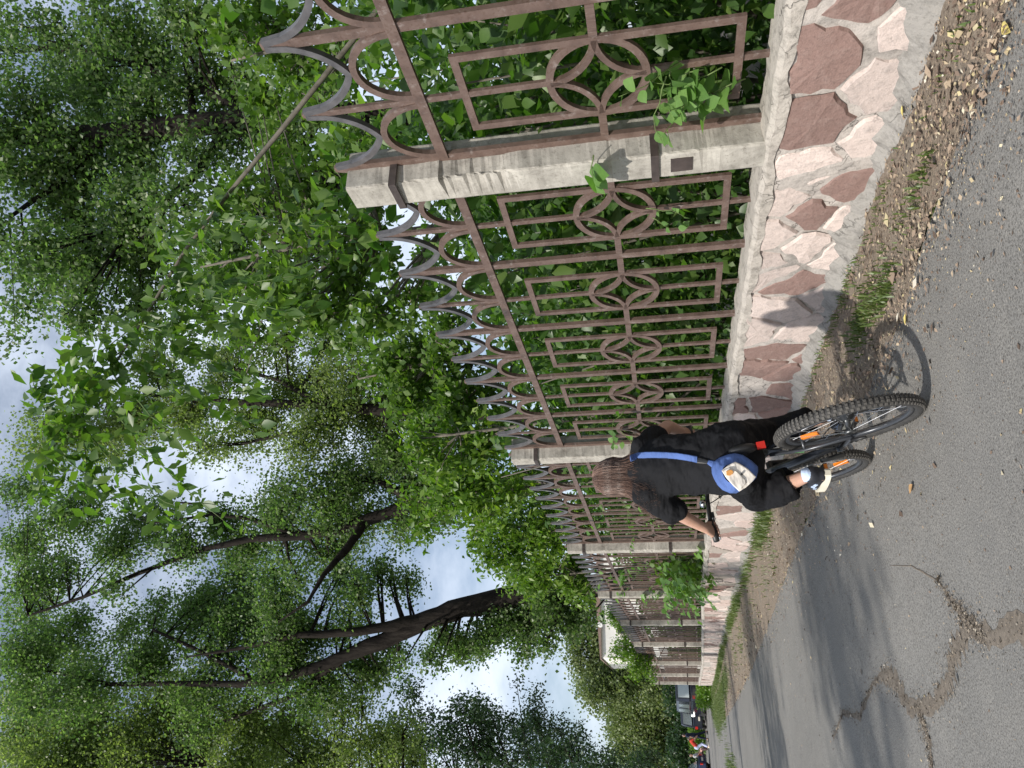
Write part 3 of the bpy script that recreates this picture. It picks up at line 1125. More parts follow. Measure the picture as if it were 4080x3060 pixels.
def one_leaf(xd, yd, L, mat, rot, label):
    p = ground_at(xd, yd)
    V, F = [], []
    prof = [(0, 0.02), (.15, .5), (.4, 1), (.7, .75), (1, .03)]
    for u, wv in prof:
        for s_ in (-1, 0, 1):
            V.append((s_ * wv * L * 0.27, (u - .5) * L, 0.004 + abs(s_) * wv * L * 0.16 + abs(u - .5) * L * 0.2))
    for i in range(4):
        for j in range(2):
            F.append((i * 3 + j, i * 3 + j + 1, i * 3 + 4 + j, i * 3 + 3 + j))
    o = MB().add(V, F).build('fallen_leaf', mat, smooth=True)
    o.location = (p[0], p[1], gz(p[1]) + 0.004 if p[0] < road_x(p[1]) else float(ground_z(p[0], p[1])) + 0.008)
    o.rotation_euler = (0, 0, rot)
    return tag(o, label, 'leaf', 'fallen leaves')


lt = plain('tan_dry_leaf', (0.36, 0.22, 0.10), 0.7, var=0.2)
ly = plain('yellow_dry_leaf', (0.55, 0.46, 0.16), 0.7, var=0.15)
one_leaf(1969, 1056, 0.075, lt, 0.4, 'curled tan leaf lying alone on the open asphalt beside the bicycle')
one_leaf(1975, 236, 0.05, ly, 1.2, 'small yellow leaf at the foot of the wall below the big brown stones')
one_leaf(2180, 60, 0.08, ly, 2.0, 'yellow leaf in the litter at the nearest corner of the verge')
one_leaf(1957, 690, 0.06, ly, 0.9, 'yellow leaf on the verge edge by the grass tuft behind the rear wheel')

# ------------------------------------------------------------------ trees
def grow(name, label, cat, trunk, limbs, blobs, mat, L=0.075, W=0.06, leaves=3200, sig=0.17, sub=None, group='trees', bark='bark', per=26, droop=0.5, kind='stuff', leaf_name='crown', veil=0.0):
    """trunk: [(x, y, z, r)...]; limbs: lists of the same; blobs: (x, y, z, radius, weight) where twigs carry leaves."""
    base = np.array(trunk[0][:3])
    t = empty(name, base, label, cat, group)
    mb = MB()

    def wob(P):
        Q = []
        for a_, b_ in zip(P, P[1:]):
            for k in range(4):
                f = k / 4
                p = np.array(a_) * (1 - f) + np.array(b_) * f
                j = p[3] * 0.07
                Q.append((p[0] + rng.normal(0, j), p[1] + rng.normal(0, j), p[2] + rng.normal(0, j * .5), p[3] * rng.uniform(.93, 1.09)))
        Q.append(P[-1])
        return Q
    tr = wob(trunk)
    mb.tube([q[:3] for q in tr], [q[3] for q in tr], 12)
    mb.build('trunk', M[bark], t, smooth=True)
    nodes = [np.array(q) for q in tr]
    lb = MB()
    for lm in limbs:
        q = wob(lm)
        lb.tube([p[:3] for p in q], [p[3] for p in q], 8)
        nodes += [np.array(p) for p in q]
    pts = []
    nodes = np.array(nodes)
    more = []
    for bx, by, bz, br, bw in blobs:
        more.append((bx, by, bz, br * .98, bw * .6))
        for _ in range(3):
            o_ = rng.normal(0, .55, 3) * br
            more.append((bx + o_[0], by + o_[1], bz + o_[2], br * rng.uniform(.4, .7), bw * .11))
    for bx, by, bz, br, bw in more:
        c = np.array([bx, by, bz])
        ani = rng.uniform(.65, 1.35, 3)
        dist = np.linalg.norm(nodes[:, :3] - c, axis=1) + np.maximum(nodes[:, 2] - bz + 0.3, 0) * 1.5
        s = nodes[np.argmin(dist)]
        r0 = min(s[3] * 0.55, 0.012 + 0.02 * np.linalg.norm(s[:3] - c))
        mid_ = (s[:3] + c) / 2 + rng.normal(0, 0.12, 3) * br + np.array([0, 0, 0.12 * br])
        lb.tube([s[:3], mid_, c], [r0, r0 * .65, r0 * .35], 6)
        m = max(3, int(leaves * bw / per))
        dirs = unit(rng.normal(size=(m, 3)))
        rad = br * rng.uniform(0.12, 1, (m, 1)) ** 0.55
        cs = c + dirs * rad * ani
        for k in range(min(m, 9)):
            e = cs[k]
            lb.tube([c, (c + e) / 2 + rng.normal(0, .06, 3) * br, e], [r0 * .35, r0 * .25, 0.006], 5)
        cnt = rng.poisson(per * rng.lognormal(-.2, .65, m))
        pts.append(np.repeat(cs, cnt, 0) + rng.normal(0, 1, (cnt.sum(), 3)) * sig * np.array([1, 1, 0.8]))
        if veil:
            k_ = int(cnt.sum() * veil)
            pts.append(c + unit(rng.normal(size=(k_, 3))) * br * 1.7 * rng.uniform(0, 1, (k_, 1)) ** .45)
    tag(lb.build('branches', M[bark], t, smooth=True), kind='stuff')
    P = np.concatenate(pts, 0)
    o = link(leaf_name, leaf_mesh(leaf_name, P, M[mat], L, W, droop, off=base), t)
    if kind:
        o['kind'] = kind
    return t


def bl(lst, Y, rpx=None, dw=1.0, yj=0.6):
    """Blobs from (x, y, radius) seen in the photograph, set at distance Y with some scatter in depth."""
    out = []
    for q in lst:
        x, y, r = q[:3]
        wgt = q[3] if len(q) > 3 else 1.0
        yy = Y + rng.uniform(-1, 1) * yj
        p = at(x, y, yy)
        t_ = (p - CAM) @ C_F
        rm = r * t_ * 1.8445 / FPX
        out.append((p[0], p[1], p[2], rm, wgt * dw * (rm / 1.2) ** 2))
    return out


def tp(x, y, Y, rpx):
    p = at(x, y, Y)
    return (p[0], p[1], p[2], rpx * ((p - CAM) @ C_F) * 1.8445 / FPX)


def rooted(P):
    """Carry the first point of a stem straight on down to the ground."""
    x, y, z, r = P[0]
    dx, dy, dz = P[0][0] - P[1][0], P[0][1] - P[1][1], P[0][2] - P[1][2]
    f = (z - gz(y)) / max(-dz, 0.5) * 0.6
    return [(x + dx * f, y + dy * f, float(gz(y)) - 0.1, r * 1.3)] + P


# big leaning tree
Y = 22
trunk = rooted([tp(1262, 1268, Y, 22.7), tp(1130, 1285, Y, 23.3), tp(1000, 1312, Y, 22.7), tp(900, 1348, Y, 20.8), tp(820, 1388, Y, 17.0), tp(720, 1428, Y, 12.6), tp(620, 1462, Y, 9.5), tp(520, 1478, Y, 7.6), tp(400, 1476, Y, 5.7), tp(240, 1478, Y, 4.4), tp(100, 1448, Y, 3.1), tp(0, 1395, Y, 1.9)])
limbs = [[tp(930, 1335, Y, 14.0), tp(850, 1350, Y - .3, 11.9), tp(760, 1366, Y - .5, 9.8), tp(640, 1372, Y - .6, 7.0), tp(520, 1400, Y - .6, 4.2), tp(400, 1420, Y - .6, 1.4)],
         [tp(560, 1475, Y, 5.6), tp(440, 1410, Y, 4.2), tp(330, 1360, Y, 2.8)],
         [tp(200, 1475, Y, 4.2), tp(80, 1500, Y, 2.8)],
         [tp(760, 1410, Y, 8.4), tp(640, 1500, Y + 1, 5.6), tp(480, 1560, Y + 1, 3.5)]]
b4 = bl([(60, 1320, 50, .8), (160, 1385, 62), (300, 1365, 50), (430, 1330, 62), (520, 1270, 58), (600, 1290, 62), (655, 1370, 62), (745, 1258, 44), (820, 1240, 36, .8), (880, 1262, 34, .7),
         (500, 1400, 66), (320, 1430, 66), (180, 1490, 70), (420, 1500, 62), (600, 1450, 66), (760, 1310, 55, .7), (700, 1480, 60), (800, 1445, 55), (850, 1408, 26), (60, 1430, 60), (560, 1350, 50),
         (930, 1420, 26, 1.2), (1000, 1392, 30, 1.6), (1060, 1365, 34, 1.7), (1110, 1342, 36, 1.8), (1160, 1332, 38, 1.8), (1200, 1322, 36, 1.6), (1180, 1290, 30, 1.4), (1130, 1400, 20, 1.4), (1180, 1388, 22, 1.4), (1240, 1345, 28, 1.4), (960, 1380, 24, 1.2), (1040, 1405, 16, 1.2)], Y + .5, yj=1.6)
grow('leaning_tree', 'tall tree with a thick dark leaning trunk rising behind the creeper covered fence', 'tree', trunk, limbs, b4, 'poplar', leaves=7020, veil=.28, sig=0.21, group='tall trees behind the fence', L=0.092, W=0.076, per=20)

# forked tree
Y = 18
trunk = rooted([tp(1120, 1035, Y, 16.8), tp(1000, 1060, Y, 16.8), tp(900, 1085, Y, 15.4), tp(830, 1112, Y, 14.0), tp(730, 1145, Y, 11.9), tp(640, 1158, Y, 9.8), tp(540, 1165, Y, 7.7), tp(430, 1188, Y, 6.3), tp(300, 1238, Y, 4.9), tp(180, 1290, Y, 3.5), tp(60, 1330, Y, 2.1)])
limbs = [[tp(790, 1125, Y, 10.5), tp(750, 1185, Y - .4, 8.4), tp(700, 1240, Y - .8, 5.6), tp(665, 1300, Y - 1, 3.5), tp(600, 1345, Y - 1.1, 1.4)],
         [tp(640, 1156, Y, 7.0), tp(540, 1120, Y, 4.9), tp(460, 1112, Y, 3.5), tp(330, 1130, Y, 2.1)],
         [tp(460, 1112, Y, 3.5), tp(440, 1090, Y, 2.8), tp(380, 1085, Y, 2.1)],
         [tp(900, 1085, Y, 9.8), tp(820, 1040, Y, 7.0), tp(700, 1020, Y + .5, 4.9)]]
b3 = bl([(105, 1268, 40, .8), (50, 1255, 38, .8), (240, 1268, 26, .6), (60, 1170, 60), (170, 1110, 62), (250, 1180, 50), (330, 1130, 50), (400, 1185, 46), (480, 1130, 34), (520, 1180, 52), (590, 1110, 60), (650, 1180, 50), (640, 1070, 52), (720, 1080, 60), (790, 1030, 66), (770, 1140, 56), (870, 1120, 46),
         (900, 1055, 62), (860, 990, 58), (960, 1100, 40), (980, 1035, 50), (950, 1120, 22, .5), (60, 1050, 46, .6), (150, 1230, 34, .5), (720, 1195, 30), (1040, 1085, 34, .7)], Y + .6, yj=1.4)
grow('forked_tree', 'dark forked tree whose main branch crosses above the rider, with sky gaps on both sides', 'tree', trunk, limbs, b3, 'poplar', leaves=8190, veil=.28, sig=0.19, group='tall trees behind the fence', L=0.082, W=0.066, per=20)

# tree with the pale grey green crown above the second panel
Y = 17
trunk = rooted([tp(1100, 900, Y, 15.4), tp(960, 893, Y, 14.0), tp(860, 888, Y, 12.6), tp(760, 880, Y, 11.2), tp(640, 872, Y, 9.1), tp(500, 868, Y, 6.3), tp(350, 855, Y, 4.2), tp(200, 850, Y, 2.8)])
limbs = [[tp(760, 880, Y, 7.0), tp(650, 930, Y, 4.9), tp(520, 960, Y, 2.8)], [tp(700, 876, Y, 6.3), tp(600, 820, Y, 4.2), tp(480, 790, Y, 2.8)]]
b2 = bl([(90, 960, 60, .8), (200, 930, 60), (340, 800, 60), (300, 900, 62), (420, 880, 60), (500, 800, 60), (540, 920, 66), (620, 840, 66), (660, 950, 62), (720, 880, 66), (760, 800, 56), (820, 930, 60), (850, 850, 58), (900, 780, 50), (920, 900, 58), (930, 980, 46), (430, 960, 34, .7), (980, 860, 46), (240, 985, 36, .6), (700, 740, 44, .7), (600, 740, 50, .7)], Y, yj=1.6)
grow('pale_crowned_tree', 'tree with a paler grey green crown above the fence spikes right of the forked tree', 'tree', trunk, limbs, b2, 'poplar_light', leaves=8970, veil=.28, sig=0.19, group='tall trees behind the fence', L=0.076, W=0.06, per=20)

# big near tree at the top of the picture
Y = 11
trunk = rooted([tp(900, 240, Y, 26), tp(700, 248, Y, 27), tp(560, 258, Y, 26), tp(400, 275, Y, 25), tp(240, 290, Y, 23), tp(100, 298, Y, 21), tp(-60, 300, Y, 18), tp(-300, 300, Y, 10)])
limbs = [[tp(560, 258, Y, 12), tp(450, 200, Y, 9), tp(300, 140, Y, 6), tp(150, 100, Y, 4)], [tp(500, 262, Y, 12), tp(420, 380, Y, 9), tp(300, 480, Y, 6), tp(120, 540, Y, 4)],
         [tp(640, 250, Y, 10), tp(560, 420, Y, 7), tp(480, 560, Y, 4)], [tp(240, 290, Y, 11), tp(120, 400, Y, 7), tp(20, 470, Y, 4)], [tp(420, 270, Y, 10), tp(400, 120, Y, 6), tp(420, 20, Y, 4)]]
b1 = bl([(60, 60, 60, .7), (150, 140, 70, .8), (250, 60, 80, .9), (230, 200, 80), (100, 230, 70, .8), (330, 120, 80), (380, 230, 80), (300, 320, 80, 1.1), (180, 360, 80), (60, 380, 76), (430, 60, 70), (480, 170, 70, .8), (540, 260, 70), (440, 330, 70, .8), (400, 440, 70, .8), (280, 450, 74), (150, 470, 76), (330, 560, 70), (200, 570, 74), (80, 560, 66, .8), (470, 540, 66), (560, 440, 66), (620, 330, 64),
         (660, 220, 60, .8), (620, 120, 56, .7), (540, 60, 50, .6), (60, 660, 56, .7), (180, 680, 56, .8), (300, 660, 60, .8), (560, 600, 60, .9), (660, 500, 60), (720, 400, 56), (750, 300, 50), (660, 640, 56, .9), (760, 560, 54), (440, 650, 56, .8), (40, 250, 50, .6), (-60, 300, 90), (-60, 120, 80, .7), (-60, 500, 80)], Y, yj=1.0)
grow('broad_tree', 'broad near tree at the picture edge with a dark upright trunk among dense leaves', 'tree', trunk, limbs, b1, 'poplar', leaves=6708, veil=.28, sig=0.18, group='tall trees behind the fence', L=0.094, W=0.074, per=18)

# tree left of the road, its light crown hanging in from the side
Y = 25
trunk = [(-8.2, 25, gz(25) - .1, .42), (-8.0, 25, 3, .36), (-7.6, 25.2, 7, .28), (-6.9, 25, 11, .18), (-6.2, 25, 15, .08)]
limbs = [[(-7.7, 25.1, 6, .2), (-6, 24.8, 9, .13), (-4.2, 24.6, 12, .06)], [(-7.3, 25.1, 9, .16), (-5.6, 24.6, 12.5, .09), (-4.0, 24.4, 15.5, .05)]]
b5 = bl([(60, 1580, 74), (160, 1630, 74), (190, 1560, 70), (300, 1600, 76), (330, 1530, 60), (420, 1590, 74), (520, 1560, 66), (560, 1640, 70), (640, 1570, 66), (700, 1640, 70), (740, 1550, 50, .7), (800, 1610, 60, .8), (860, 1650, 60, .8), (60, 1500, 60, .8), (250, 1690, 90), (500, 1700, 90), (90, 1700, 90)], Y, yj=1.5)
grow('roadside_tree', 'light green tree leaning in high above the row of dark far trees', 'tree', trunk, limbs, b5, 'poplar_light', leaves=6396, veil=.28, sig=0.23, group='roadside trees left of the road', L=0.092, W=0.076, per=20)

# dark trees farther along
def far_tree(name, label, x, y, Y, blobs, mat, L, leaves, group, sig=0.45, root=None):
    b = bl(blobs, Y, yj=2.0)
    p = at(x, root or y, Y)
    zt_ = max(q[2] for q in b)
    zb_ = min(q[2] for q in b)
    z0 = float(gz(Y)) - 0.1
    trunk = [(p[0], Y + 1.5, z0, .2), (p[0] + .1, Y + 1, (z0 + zb_) / 2 + 1, .17), (p[0] - .1, Y, (zb_ + zt_) / 2, .12), (p[0], Y, zt_, .04)]
    return grow(name, label, 'tree', trunk, [], b, mat, L=L, W=L * .75, leaves=leaves, sig=sig, group=group, per=24)


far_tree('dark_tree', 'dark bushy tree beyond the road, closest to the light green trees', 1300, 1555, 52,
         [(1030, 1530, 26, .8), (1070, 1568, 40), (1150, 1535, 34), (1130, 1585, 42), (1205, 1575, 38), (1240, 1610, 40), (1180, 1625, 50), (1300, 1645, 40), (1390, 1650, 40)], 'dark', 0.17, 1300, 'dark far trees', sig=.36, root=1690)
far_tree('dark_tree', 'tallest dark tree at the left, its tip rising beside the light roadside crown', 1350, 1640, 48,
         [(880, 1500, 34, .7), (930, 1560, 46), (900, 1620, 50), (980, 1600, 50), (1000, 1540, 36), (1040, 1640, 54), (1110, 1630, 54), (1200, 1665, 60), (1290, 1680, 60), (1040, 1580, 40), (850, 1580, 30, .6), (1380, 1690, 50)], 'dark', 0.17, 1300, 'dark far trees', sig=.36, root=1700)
far_tree('rounded_tree', 'rounded light green tree beyond the white building, catching the sun', 1400, 1420, 74,
         [(1245, 1395, 30), (1238, 1350, 22, .7), (1270, 1430, 34), (1290, 1370, 30), (1300, 1460, 38), (1340, 1440, 36), (1330, 1400, 26), (1280, 1310, 24, .8), (1250, 1300, 20, .6), (1380, 1470, 38), (1290, 1500, 34), (1420, 1500, 34), (1340, 1500, 38), (1390, 1430, 30)], 'far', 0.26, 1500, 'far trees', sig=.5)
far_tree('willowy_tree', 'grey green feathery tree between the dark trees and the end of the fence', 1430, 1540, 78,
         [(1330, 1530, 34), (1370, 1545, 38), (1410, 1530, 34), (1430, 1570, 34), (1390, 1590, 40), (1340, 1585, 34), (1440, 1530, 24), (1450, 1610, 30), (1400, 1635, 36), (1455, 1570, 20), (1350, 1630, 30), (1440, 1655, 36)], 'far', 0.24, 1500, 'far trees', sig=0.55)

# trees on the other side of the road, out of the frame: they throw the shade bands on the asphalt
def shade_tree(x, y, blobs, label):
    tr = [(x, y, -.1, .26), (x + .1, y, 3, .22), (x + .2, y + .1, 6, .15), (x + .1, y, 9.5, .06)]
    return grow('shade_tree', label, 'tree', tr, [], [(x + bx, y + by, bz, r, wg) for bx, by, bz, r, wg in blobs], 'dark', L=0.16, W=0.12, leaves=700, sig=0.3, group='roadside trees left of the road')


# ------------------------------------------------------------------ shrubs, saplings and creepers
def broad_leaf_mesh(name, L, wr, mat, fold=0.22, curl=0.18, teeth=False):
    V, F = [], []
    prof = [(0, .04), (.12, .55), (.3, .95), (.5, .98), (.72, .62), (.9, .2), (1, .02)]
    for u, wv in prof:
        for s_ in (-1, 0, 1):
            V.append((s_ * wv * L * wr * .5, u * L, abs(s_) * wv * L * wr * .5 * fold - curl * L * u * u))
    for i in range(len(prof) - 1):
        for j in range(2):
            F.append((i * 3 + j, i * 3 + j + 1, i * 3 + 4 + j, i * 3 + 3 + j))
    return MB().add(V, F).mesh(name, mat, smooth=True)


BIG = broad_leaf_mesh('leaf', 1.0, .60, M['bigleaf'], fold=.15, curl=.15)
VINE = broad_leaf_mesh('leaf', 1.0, .88, M['vine'], fold=.14, curl=.14)
SLIM = broad_leaf_mesh('leaf', 1.0, .42, M['bigleaf'])


def hang_leaf(parent, me, p, d, n, L):
    d = Vector(d).normalized()
    n = Vector(n)
    n = (n - d * n.dot(d)).normalized()
    x = d.cross(n)
    o = bpy.data.objects.new('leaf', me)
    COL.objects.link(o)
    o.parent = parent
    m = Matrix(((x[0] * L, d[0] * L, n[0] * L), (x[1] * L, d[1] * L, n[1] * L), (x[2] * L, d[2] * L, n[2] * L))).to_4x4()
    m.translation = Vector(p) - wloc(parent)
    o.matrix_basis = m
    return o


def leafy(name, label, cat, stems, me, L, spacing, spread, stem_mat, group=None, maxn=300, r=0.006, out=None):
    """stems: polylines; single leaves set along them."""
    t = empty(name, stems[0][0], label, cat, group)
    for P in stems:
        rr = [r * (1 - 0.7 * k / (len(P) - 1)) for k in range(len(P))]
        MB().tube(P, rr, 6).build('stem', M[stem_mat], t, smooth=True)
    n = 0
    for P in stems:
        P = [np.array(p, float) for p in P]
        ln = [0]
        for a_, b_ in zip(P, P[1:]):
            ln.append(ln[-1] + np.linalg.norm(b_ - a_))
        s = spacing * 1.5
        side = 1
        while s < ln[-1] and n < maxn:
            k = max(i for i in range(len(P) - 1) if ln[i] <= s)
            f = (s - ln[k]) / (ln[k + 1] - ln[k])
            p = P[k] * (1 - f) + P[k + 1] * f
            d = unit(P[k + 1] - P[k])
            sdir = np.cross(d, np.array([0, 0, 1.0]) + rng.normal(0, .3, 3))
            sdir = unit(sdir) * side
            ld = d * .45 + sdir * spread + rng.normal(0, .3, 3) + np.array([0, 0, -.35])
            if out is not None:
                ld = ld + np.array(out) * .5
            nn = np.array([0, 0, 1.0]) + rng.normal(0, .45, 3) + (np.array(out) * 1.1 if out is not None else 0)
            hang_leaf(t, me, p + ld * 0.01, ld, nn, L * rng.uniform(.6, 1.25))
            n += 1
            side = -side
            s += spacing * rng.uniform(.6, 1.4)
    return t


def twig(p, d, L, n=5, sag=.25, j=.12):
    p = np.array(p, float)
    d = unit(np.array(d, float))
    P = [p]
    for k in range(n):
        d = unit(d + rng.normal(0, j, 3) + np.array([0, 0, -sag / n * 2]))
        p = p + d * L / n
        P.append(p)
    return P


# leaning sapling: pale bare stem from behind the near panel, then big leaves over the top of the picture
A = [at(880, -60, 3.3), at(720, 140, 3.4), at(600, 290, 3.6), at(500, 410, 3.8), at(400, 540, 4.0), at(310, 690, 4.15), at(220, 830, 4.3), at(120, 960, 4.4)]
A = [np.array([1.6, 3.2, 0.1])] + A
sap = empty('leaning_sapling', A[0], 'leaning sapling with a bare pale stem and broad leaves overhead, nearest of the greenery', 'sapling')
MB().tube(A, [.022, .02, .018, .016, .014, .012, .010, .007, .004], 8).build('stem', M['palebark'], sap, smooth=True)
n_l = 0
extra = []
for k, (px, py, Y, dx, dy, Lm) in enumerate([(400, 540, 4.0, -120, 170, .62), (360, 600, 4.05, 160, 210, .75), (310, 690, 4.1, -200, 60, .6), (310, 690, 4.15, 180, 260, .8), (260, 760, 4.2, -190, 90, .6), (220, 830, 4.25, 120, 330, .9),
                                              (220, 830, 4.3, -160, 200, .6), (160, 900, 4.35, 60, 330, .8), (120, 960, 4.4, -110, 130, .5), (120, 960, 4.4, 40, 260, .6), (300, 700, 4.1, 320, 160, .8), (360, 600, 4.0, 260, 120, .7), (450, 470, 3.9, 200, 130, .5),
                                              (430, 500, 3.9, -170, 40, .5), (200, 850, 4.2, -190, 0, .55), (140, 930, 4.3, -130, -60, .5), (260, 760, 4.2, 250, 250, .85), (500, 410, 3.8, -100, 120, .4), (240, 800, 4.2, 160, 200, .7), (180, 880, 4.3, -60, 260, .65)]):
    p0 = at(px, py, Y)
    p1 = at(px + dx, py + dy, Y + rng.uniform(-.35, .45))
    P = twig(p0, p1 - p0, np.linalg.norm(p1 - p0) * rng.uniform(.95, 1.15), 6, sag=.45)
    MB().tube(P, [.005, .0045, .004, .0035, .003, .0025, .0015], 5).build('twig', M['greenstem'], sap, smooth=True)
    m = int(8 + Lm * 9)
    for i in range(m):
        f = (i + .6) / m * (len(P) - 1)
        j = min(int(f), len(P) - 2)
        p = P[j] + (P[j + 1] - P[j]) * (f - j)
        d = unit(P[j + 1] - P[j])
        sd_ = np.cross(d, [0, 0, 1.0]) * (1 if i % 2 else -1)
        ld = d * .5 + sd_ * .7 + np.array([0, 0, -.55]) + rng.normal(0, .25, 3)
        if n_l < 290:
            hang_leaf(sap, BIG if i % 3 else SLIM, p, ld, np.array([0, 0, 1.0]) + rng.normal(0, .5, 3), rng.uniform(.085, .135))
            n_l += 1
        extra.append(p + rng.normal(0, .07, (5, 3)))

P = np.concatenate(extra, 0)
tag(link('foliage', leaf_mesh('foliage', P, M['bigpop'], .095, .05, .7, jit=.4, off=wloc(sap)), sap), kind='stuff')

# creepers growing through the bars
def vine_at(label, spots, L, n_each, ln, group='creepers on the fence', x=-0.04, name='creeper', out=(-.8, -.25, 0), me=None):
    stems = []
    for px, py, dirv in spots:
        d = C_F * FPX + C_R * (1530 - py * 1.8445) + C_U * (2040 - px * 1.8445)
        f = (x + float(bend(8)) - CAM[0]) / d[0]
        p = CAM + d * f
        stems.append(twig(p, dirv, ln, 5, sag=.2, j=.25))
    return leafy(name, label, 'creeper', stems, me or VINE, L, ln / n_each, .9, 'greenstem', group, out=out, r=.004)


vine_at('bright broad leaves poking through the nearest fence panel beside the first post', [(1610, 170, (0, .1, 1)), (1560, 145, (0, .3, .8)), (1540, 210, (-.2, .2, .8)), (1470, 135, (-.2, .3, .6)), (1590, 220, (-.2, -.1, .8)), (1500, 185, (-.3, .3, .4)), (1440, 165, (0, .5, .3)), (1580, 200, (-.1, .4, .5)), (1520, 150, (0, .2, .9)), (1600, 175, (0, .4, .7)), (1450, 140, (-.1, .5, .1))], .085, 8, .34, out=(-.6, -.5, .1))
vine_at('small sprig of four light leaves lying across the nearest concrete post', [(1282, 335, (-.35, .35, .1))], .11, 5, .16, x=-0.14)
vine_at('few thin leaves on the second ring motif just past the nearest post', [(1410, 470, (-.1, .4, -.3)), (1395, 450, (-.1, .3, -.5))], .05, 6, .25)
vine_at('light green leaves in front of the post just beyond the rider, above her shoulder', [(1350, 885, (-.2, .5, .2)), (1385, 950, (-.2, .3, .3)), (1340, 930, (-.2, .6, -.2))], .075, 6, .4, x=-.1)
vine_at('loose leafy strands on the fence bars between the handlebar and the stained post', [(1400, 1060, (0, .6, .2)), (1340, 1080, (0, .5, -.5)), (1420, 1120, (-.1, .5, .4)), (1300, 1090, (0, .5, .3)), (1390, 1130, (0, .4, -.4)), (1370, 1160, (-.2, .7, .1)), (1330, 1120, (0, .5, .6))], .075, 7, .6)
bush = [(1520 - 8 * k + rng.uniform(-18, 10), 1195 + 13 * k + rng.uniform(-8, 8), (-.25, rng.uniform(-.5, .6), rng.uniform(.2, 1))) for k in range(8)]
bush += [(1500 - rng.uniform(0, 60), 1195 + rng.uniform(0, 90), (-.5, rng.uniform(-.5, .6), rng.uniform(-.2, .7))) for k in range(26)]
bc = vine_at('bushy creeper clump standing on the wall top beyond the stained post', bush, .14, 8, .7)
P = np.concatenate([np.array([q]) + rng.normal(0, (.12, .32, .2), (60, 3)) for q in [at(x_, y_, Y_) for x_, y_, Y_ in ((1500, 1210, 14.1), (1470, 1225, 14.6), (1500, 1250, 15.4), (1450, 1215, 14.2), (1480, 1265, 16), (1510, 1230, 14.7), (1440, 1240, 15.2), (1490, 1280, 16.6))]])
P[:, 0] = np.clip(P[:, 0], -.38, .02)
P[:, 2] = np.maximum(P[:, 2], .45)
tag(link('foliage', leaf_mesh('foliage', P, M['bigpop'], .13, .1, .5, off=wloc(bc)), bc), kind='stuff')
vine_at('creeper strands climbing to the rail above the bushy clump', [(1380, 1205, (0, .6, .5)), (1350, 1230, (0, .6, .7)), (1330, 1250, (0, .8, .5)), (1400, 1240, (0, .7, .6)), (1420, 1215, (0, .5, .9)), (1360, 1270, (0, .8, .3)), (1410, 1265, (0, .6, .5)), (1310, 1230, (0, .6, .3))], .10, 8, .9)

# shrubs right behind the fence: the nearest carry single leaves, the mass behind them is joined
def shrub(x, y, h, label, seed_leaves=0, mat='shrub', L=.085, n=2600, spread=.75, group='shrubs behind the fence'):
    t = empty('leafy_shrub', (x, y, 0.1 + gz(y)), label, 'shrub', group)
    P, stems = [], []
    z0 = gz(y)
    for k in range(7):
        top = np.array([x + rng.normal(0, spread * .6), y + rng.normal(0, spread * .8), z0 + h * rng.uniform(.6, 1)])
        st = [np.array([x + rng.normal(0, .1), y + rng.normal(0, .12), z0]), np.array([x, y, z0]) * .4 + top * .6 + rng.normal(0, .12, 3), top]
        stems.append(st)
        MB().tube(st, [.018, .012, .005], 6).build('stem', M['palebark'], t, smooth=True)
    m = max(4, n // 16)
    for i in range(m):
        st = stems[rng.integers(0, len(stems))]
        f = rng.uniform(.15, 1) ** .8
        c = st[0] * (1 - f) + st[2] * f + rng.normal(0, spread * .42, 3) * np.array([1, 1, .7])
        c[0] = max(c[0], .10)
        c[2] = max(c[2], z0 + .15)
        P.append(c + rng.normal(0, .11, (16, 3)))
    P = np.concatenate(P, 0)
    P = P[(P[:, 0] > .07) & (P[:, 2] > z0 + .1)]
    Pb = P[:len(P) // 3]
    P = P[len(P) // 3:]
    tag(link('foliage', leaf_mesh('foliage', P, M[mat], L, L * .62, .35, jit=.5, off=wloc(t)), t), kind='stuff')
    tag(link('broad_foliage', leaf_mesh('broad_foliage', Pb, M[mat], L * 1.45, L * 1.05, .5, jit=.4, off=wloc(t)), t), kind='stuff')
    for i in range(seed_leaves):
        st = stems[rng.integers(0, len(stems))]
        f = rng.uniform(.1, 1)
        c = st[0] * (1 - f) + st[2] * f
        p = np.array([rng.uniform(.10, .5), y + rng.normal(0, spread * .7), np.clip(c[2] + rng.normal(0, .15), z0 + .35, 3.2)])
        hang_leaf(t, BIG, p, rng.normal(0, .6, 3) + np.array([-.3, -.1, -.3]), np.array([-.5, -.3, .8]) + rng.normal(0, .35, 3), rng.uniform(.07, .12))
    return t


SH = [(1.0, 1.3, 3.4, 'leafy shrub behind the nearest panel, at the picture edge', 70), (.95, 2.6, 3.2, 'leafy shrub behind the nearest ring motif, left of the broad creeper leaves', 90), (.9, 3.9, 3.3, 'leafy shrub close behind the nearest concrete post', 80),
      (.95, 5.1, 3.0, 'dark leafy shrub behind the first two motifs past the nearest post', 80), (.9, 6.3, 3.0, 'dark leafy shrub behind the middle of the second panel', 60), (.9, 7.5, 3.1, 'leafy shrub behind the post beside the rider', 40),
      (.9, 8.9, 3.0, "leafy shrub behind the fence right at the rider's hair", 0), (.95, 10.4, 3.0, 'leafy shrub behind the bars above the handlebar', 0), (.95, 12.0, 3.1, 'leafy shrub behind the stained concrete post', 0), (.9, 13.8, 2.6, 'shrub behind the panel that carries the bushy creeper clump', 0)]
for x, y, h, lab, k in SH:
    shrub(x, y, h, lab, k, n=4200 if y < 8 else 3400, L=.08 if y < 5 else .085)
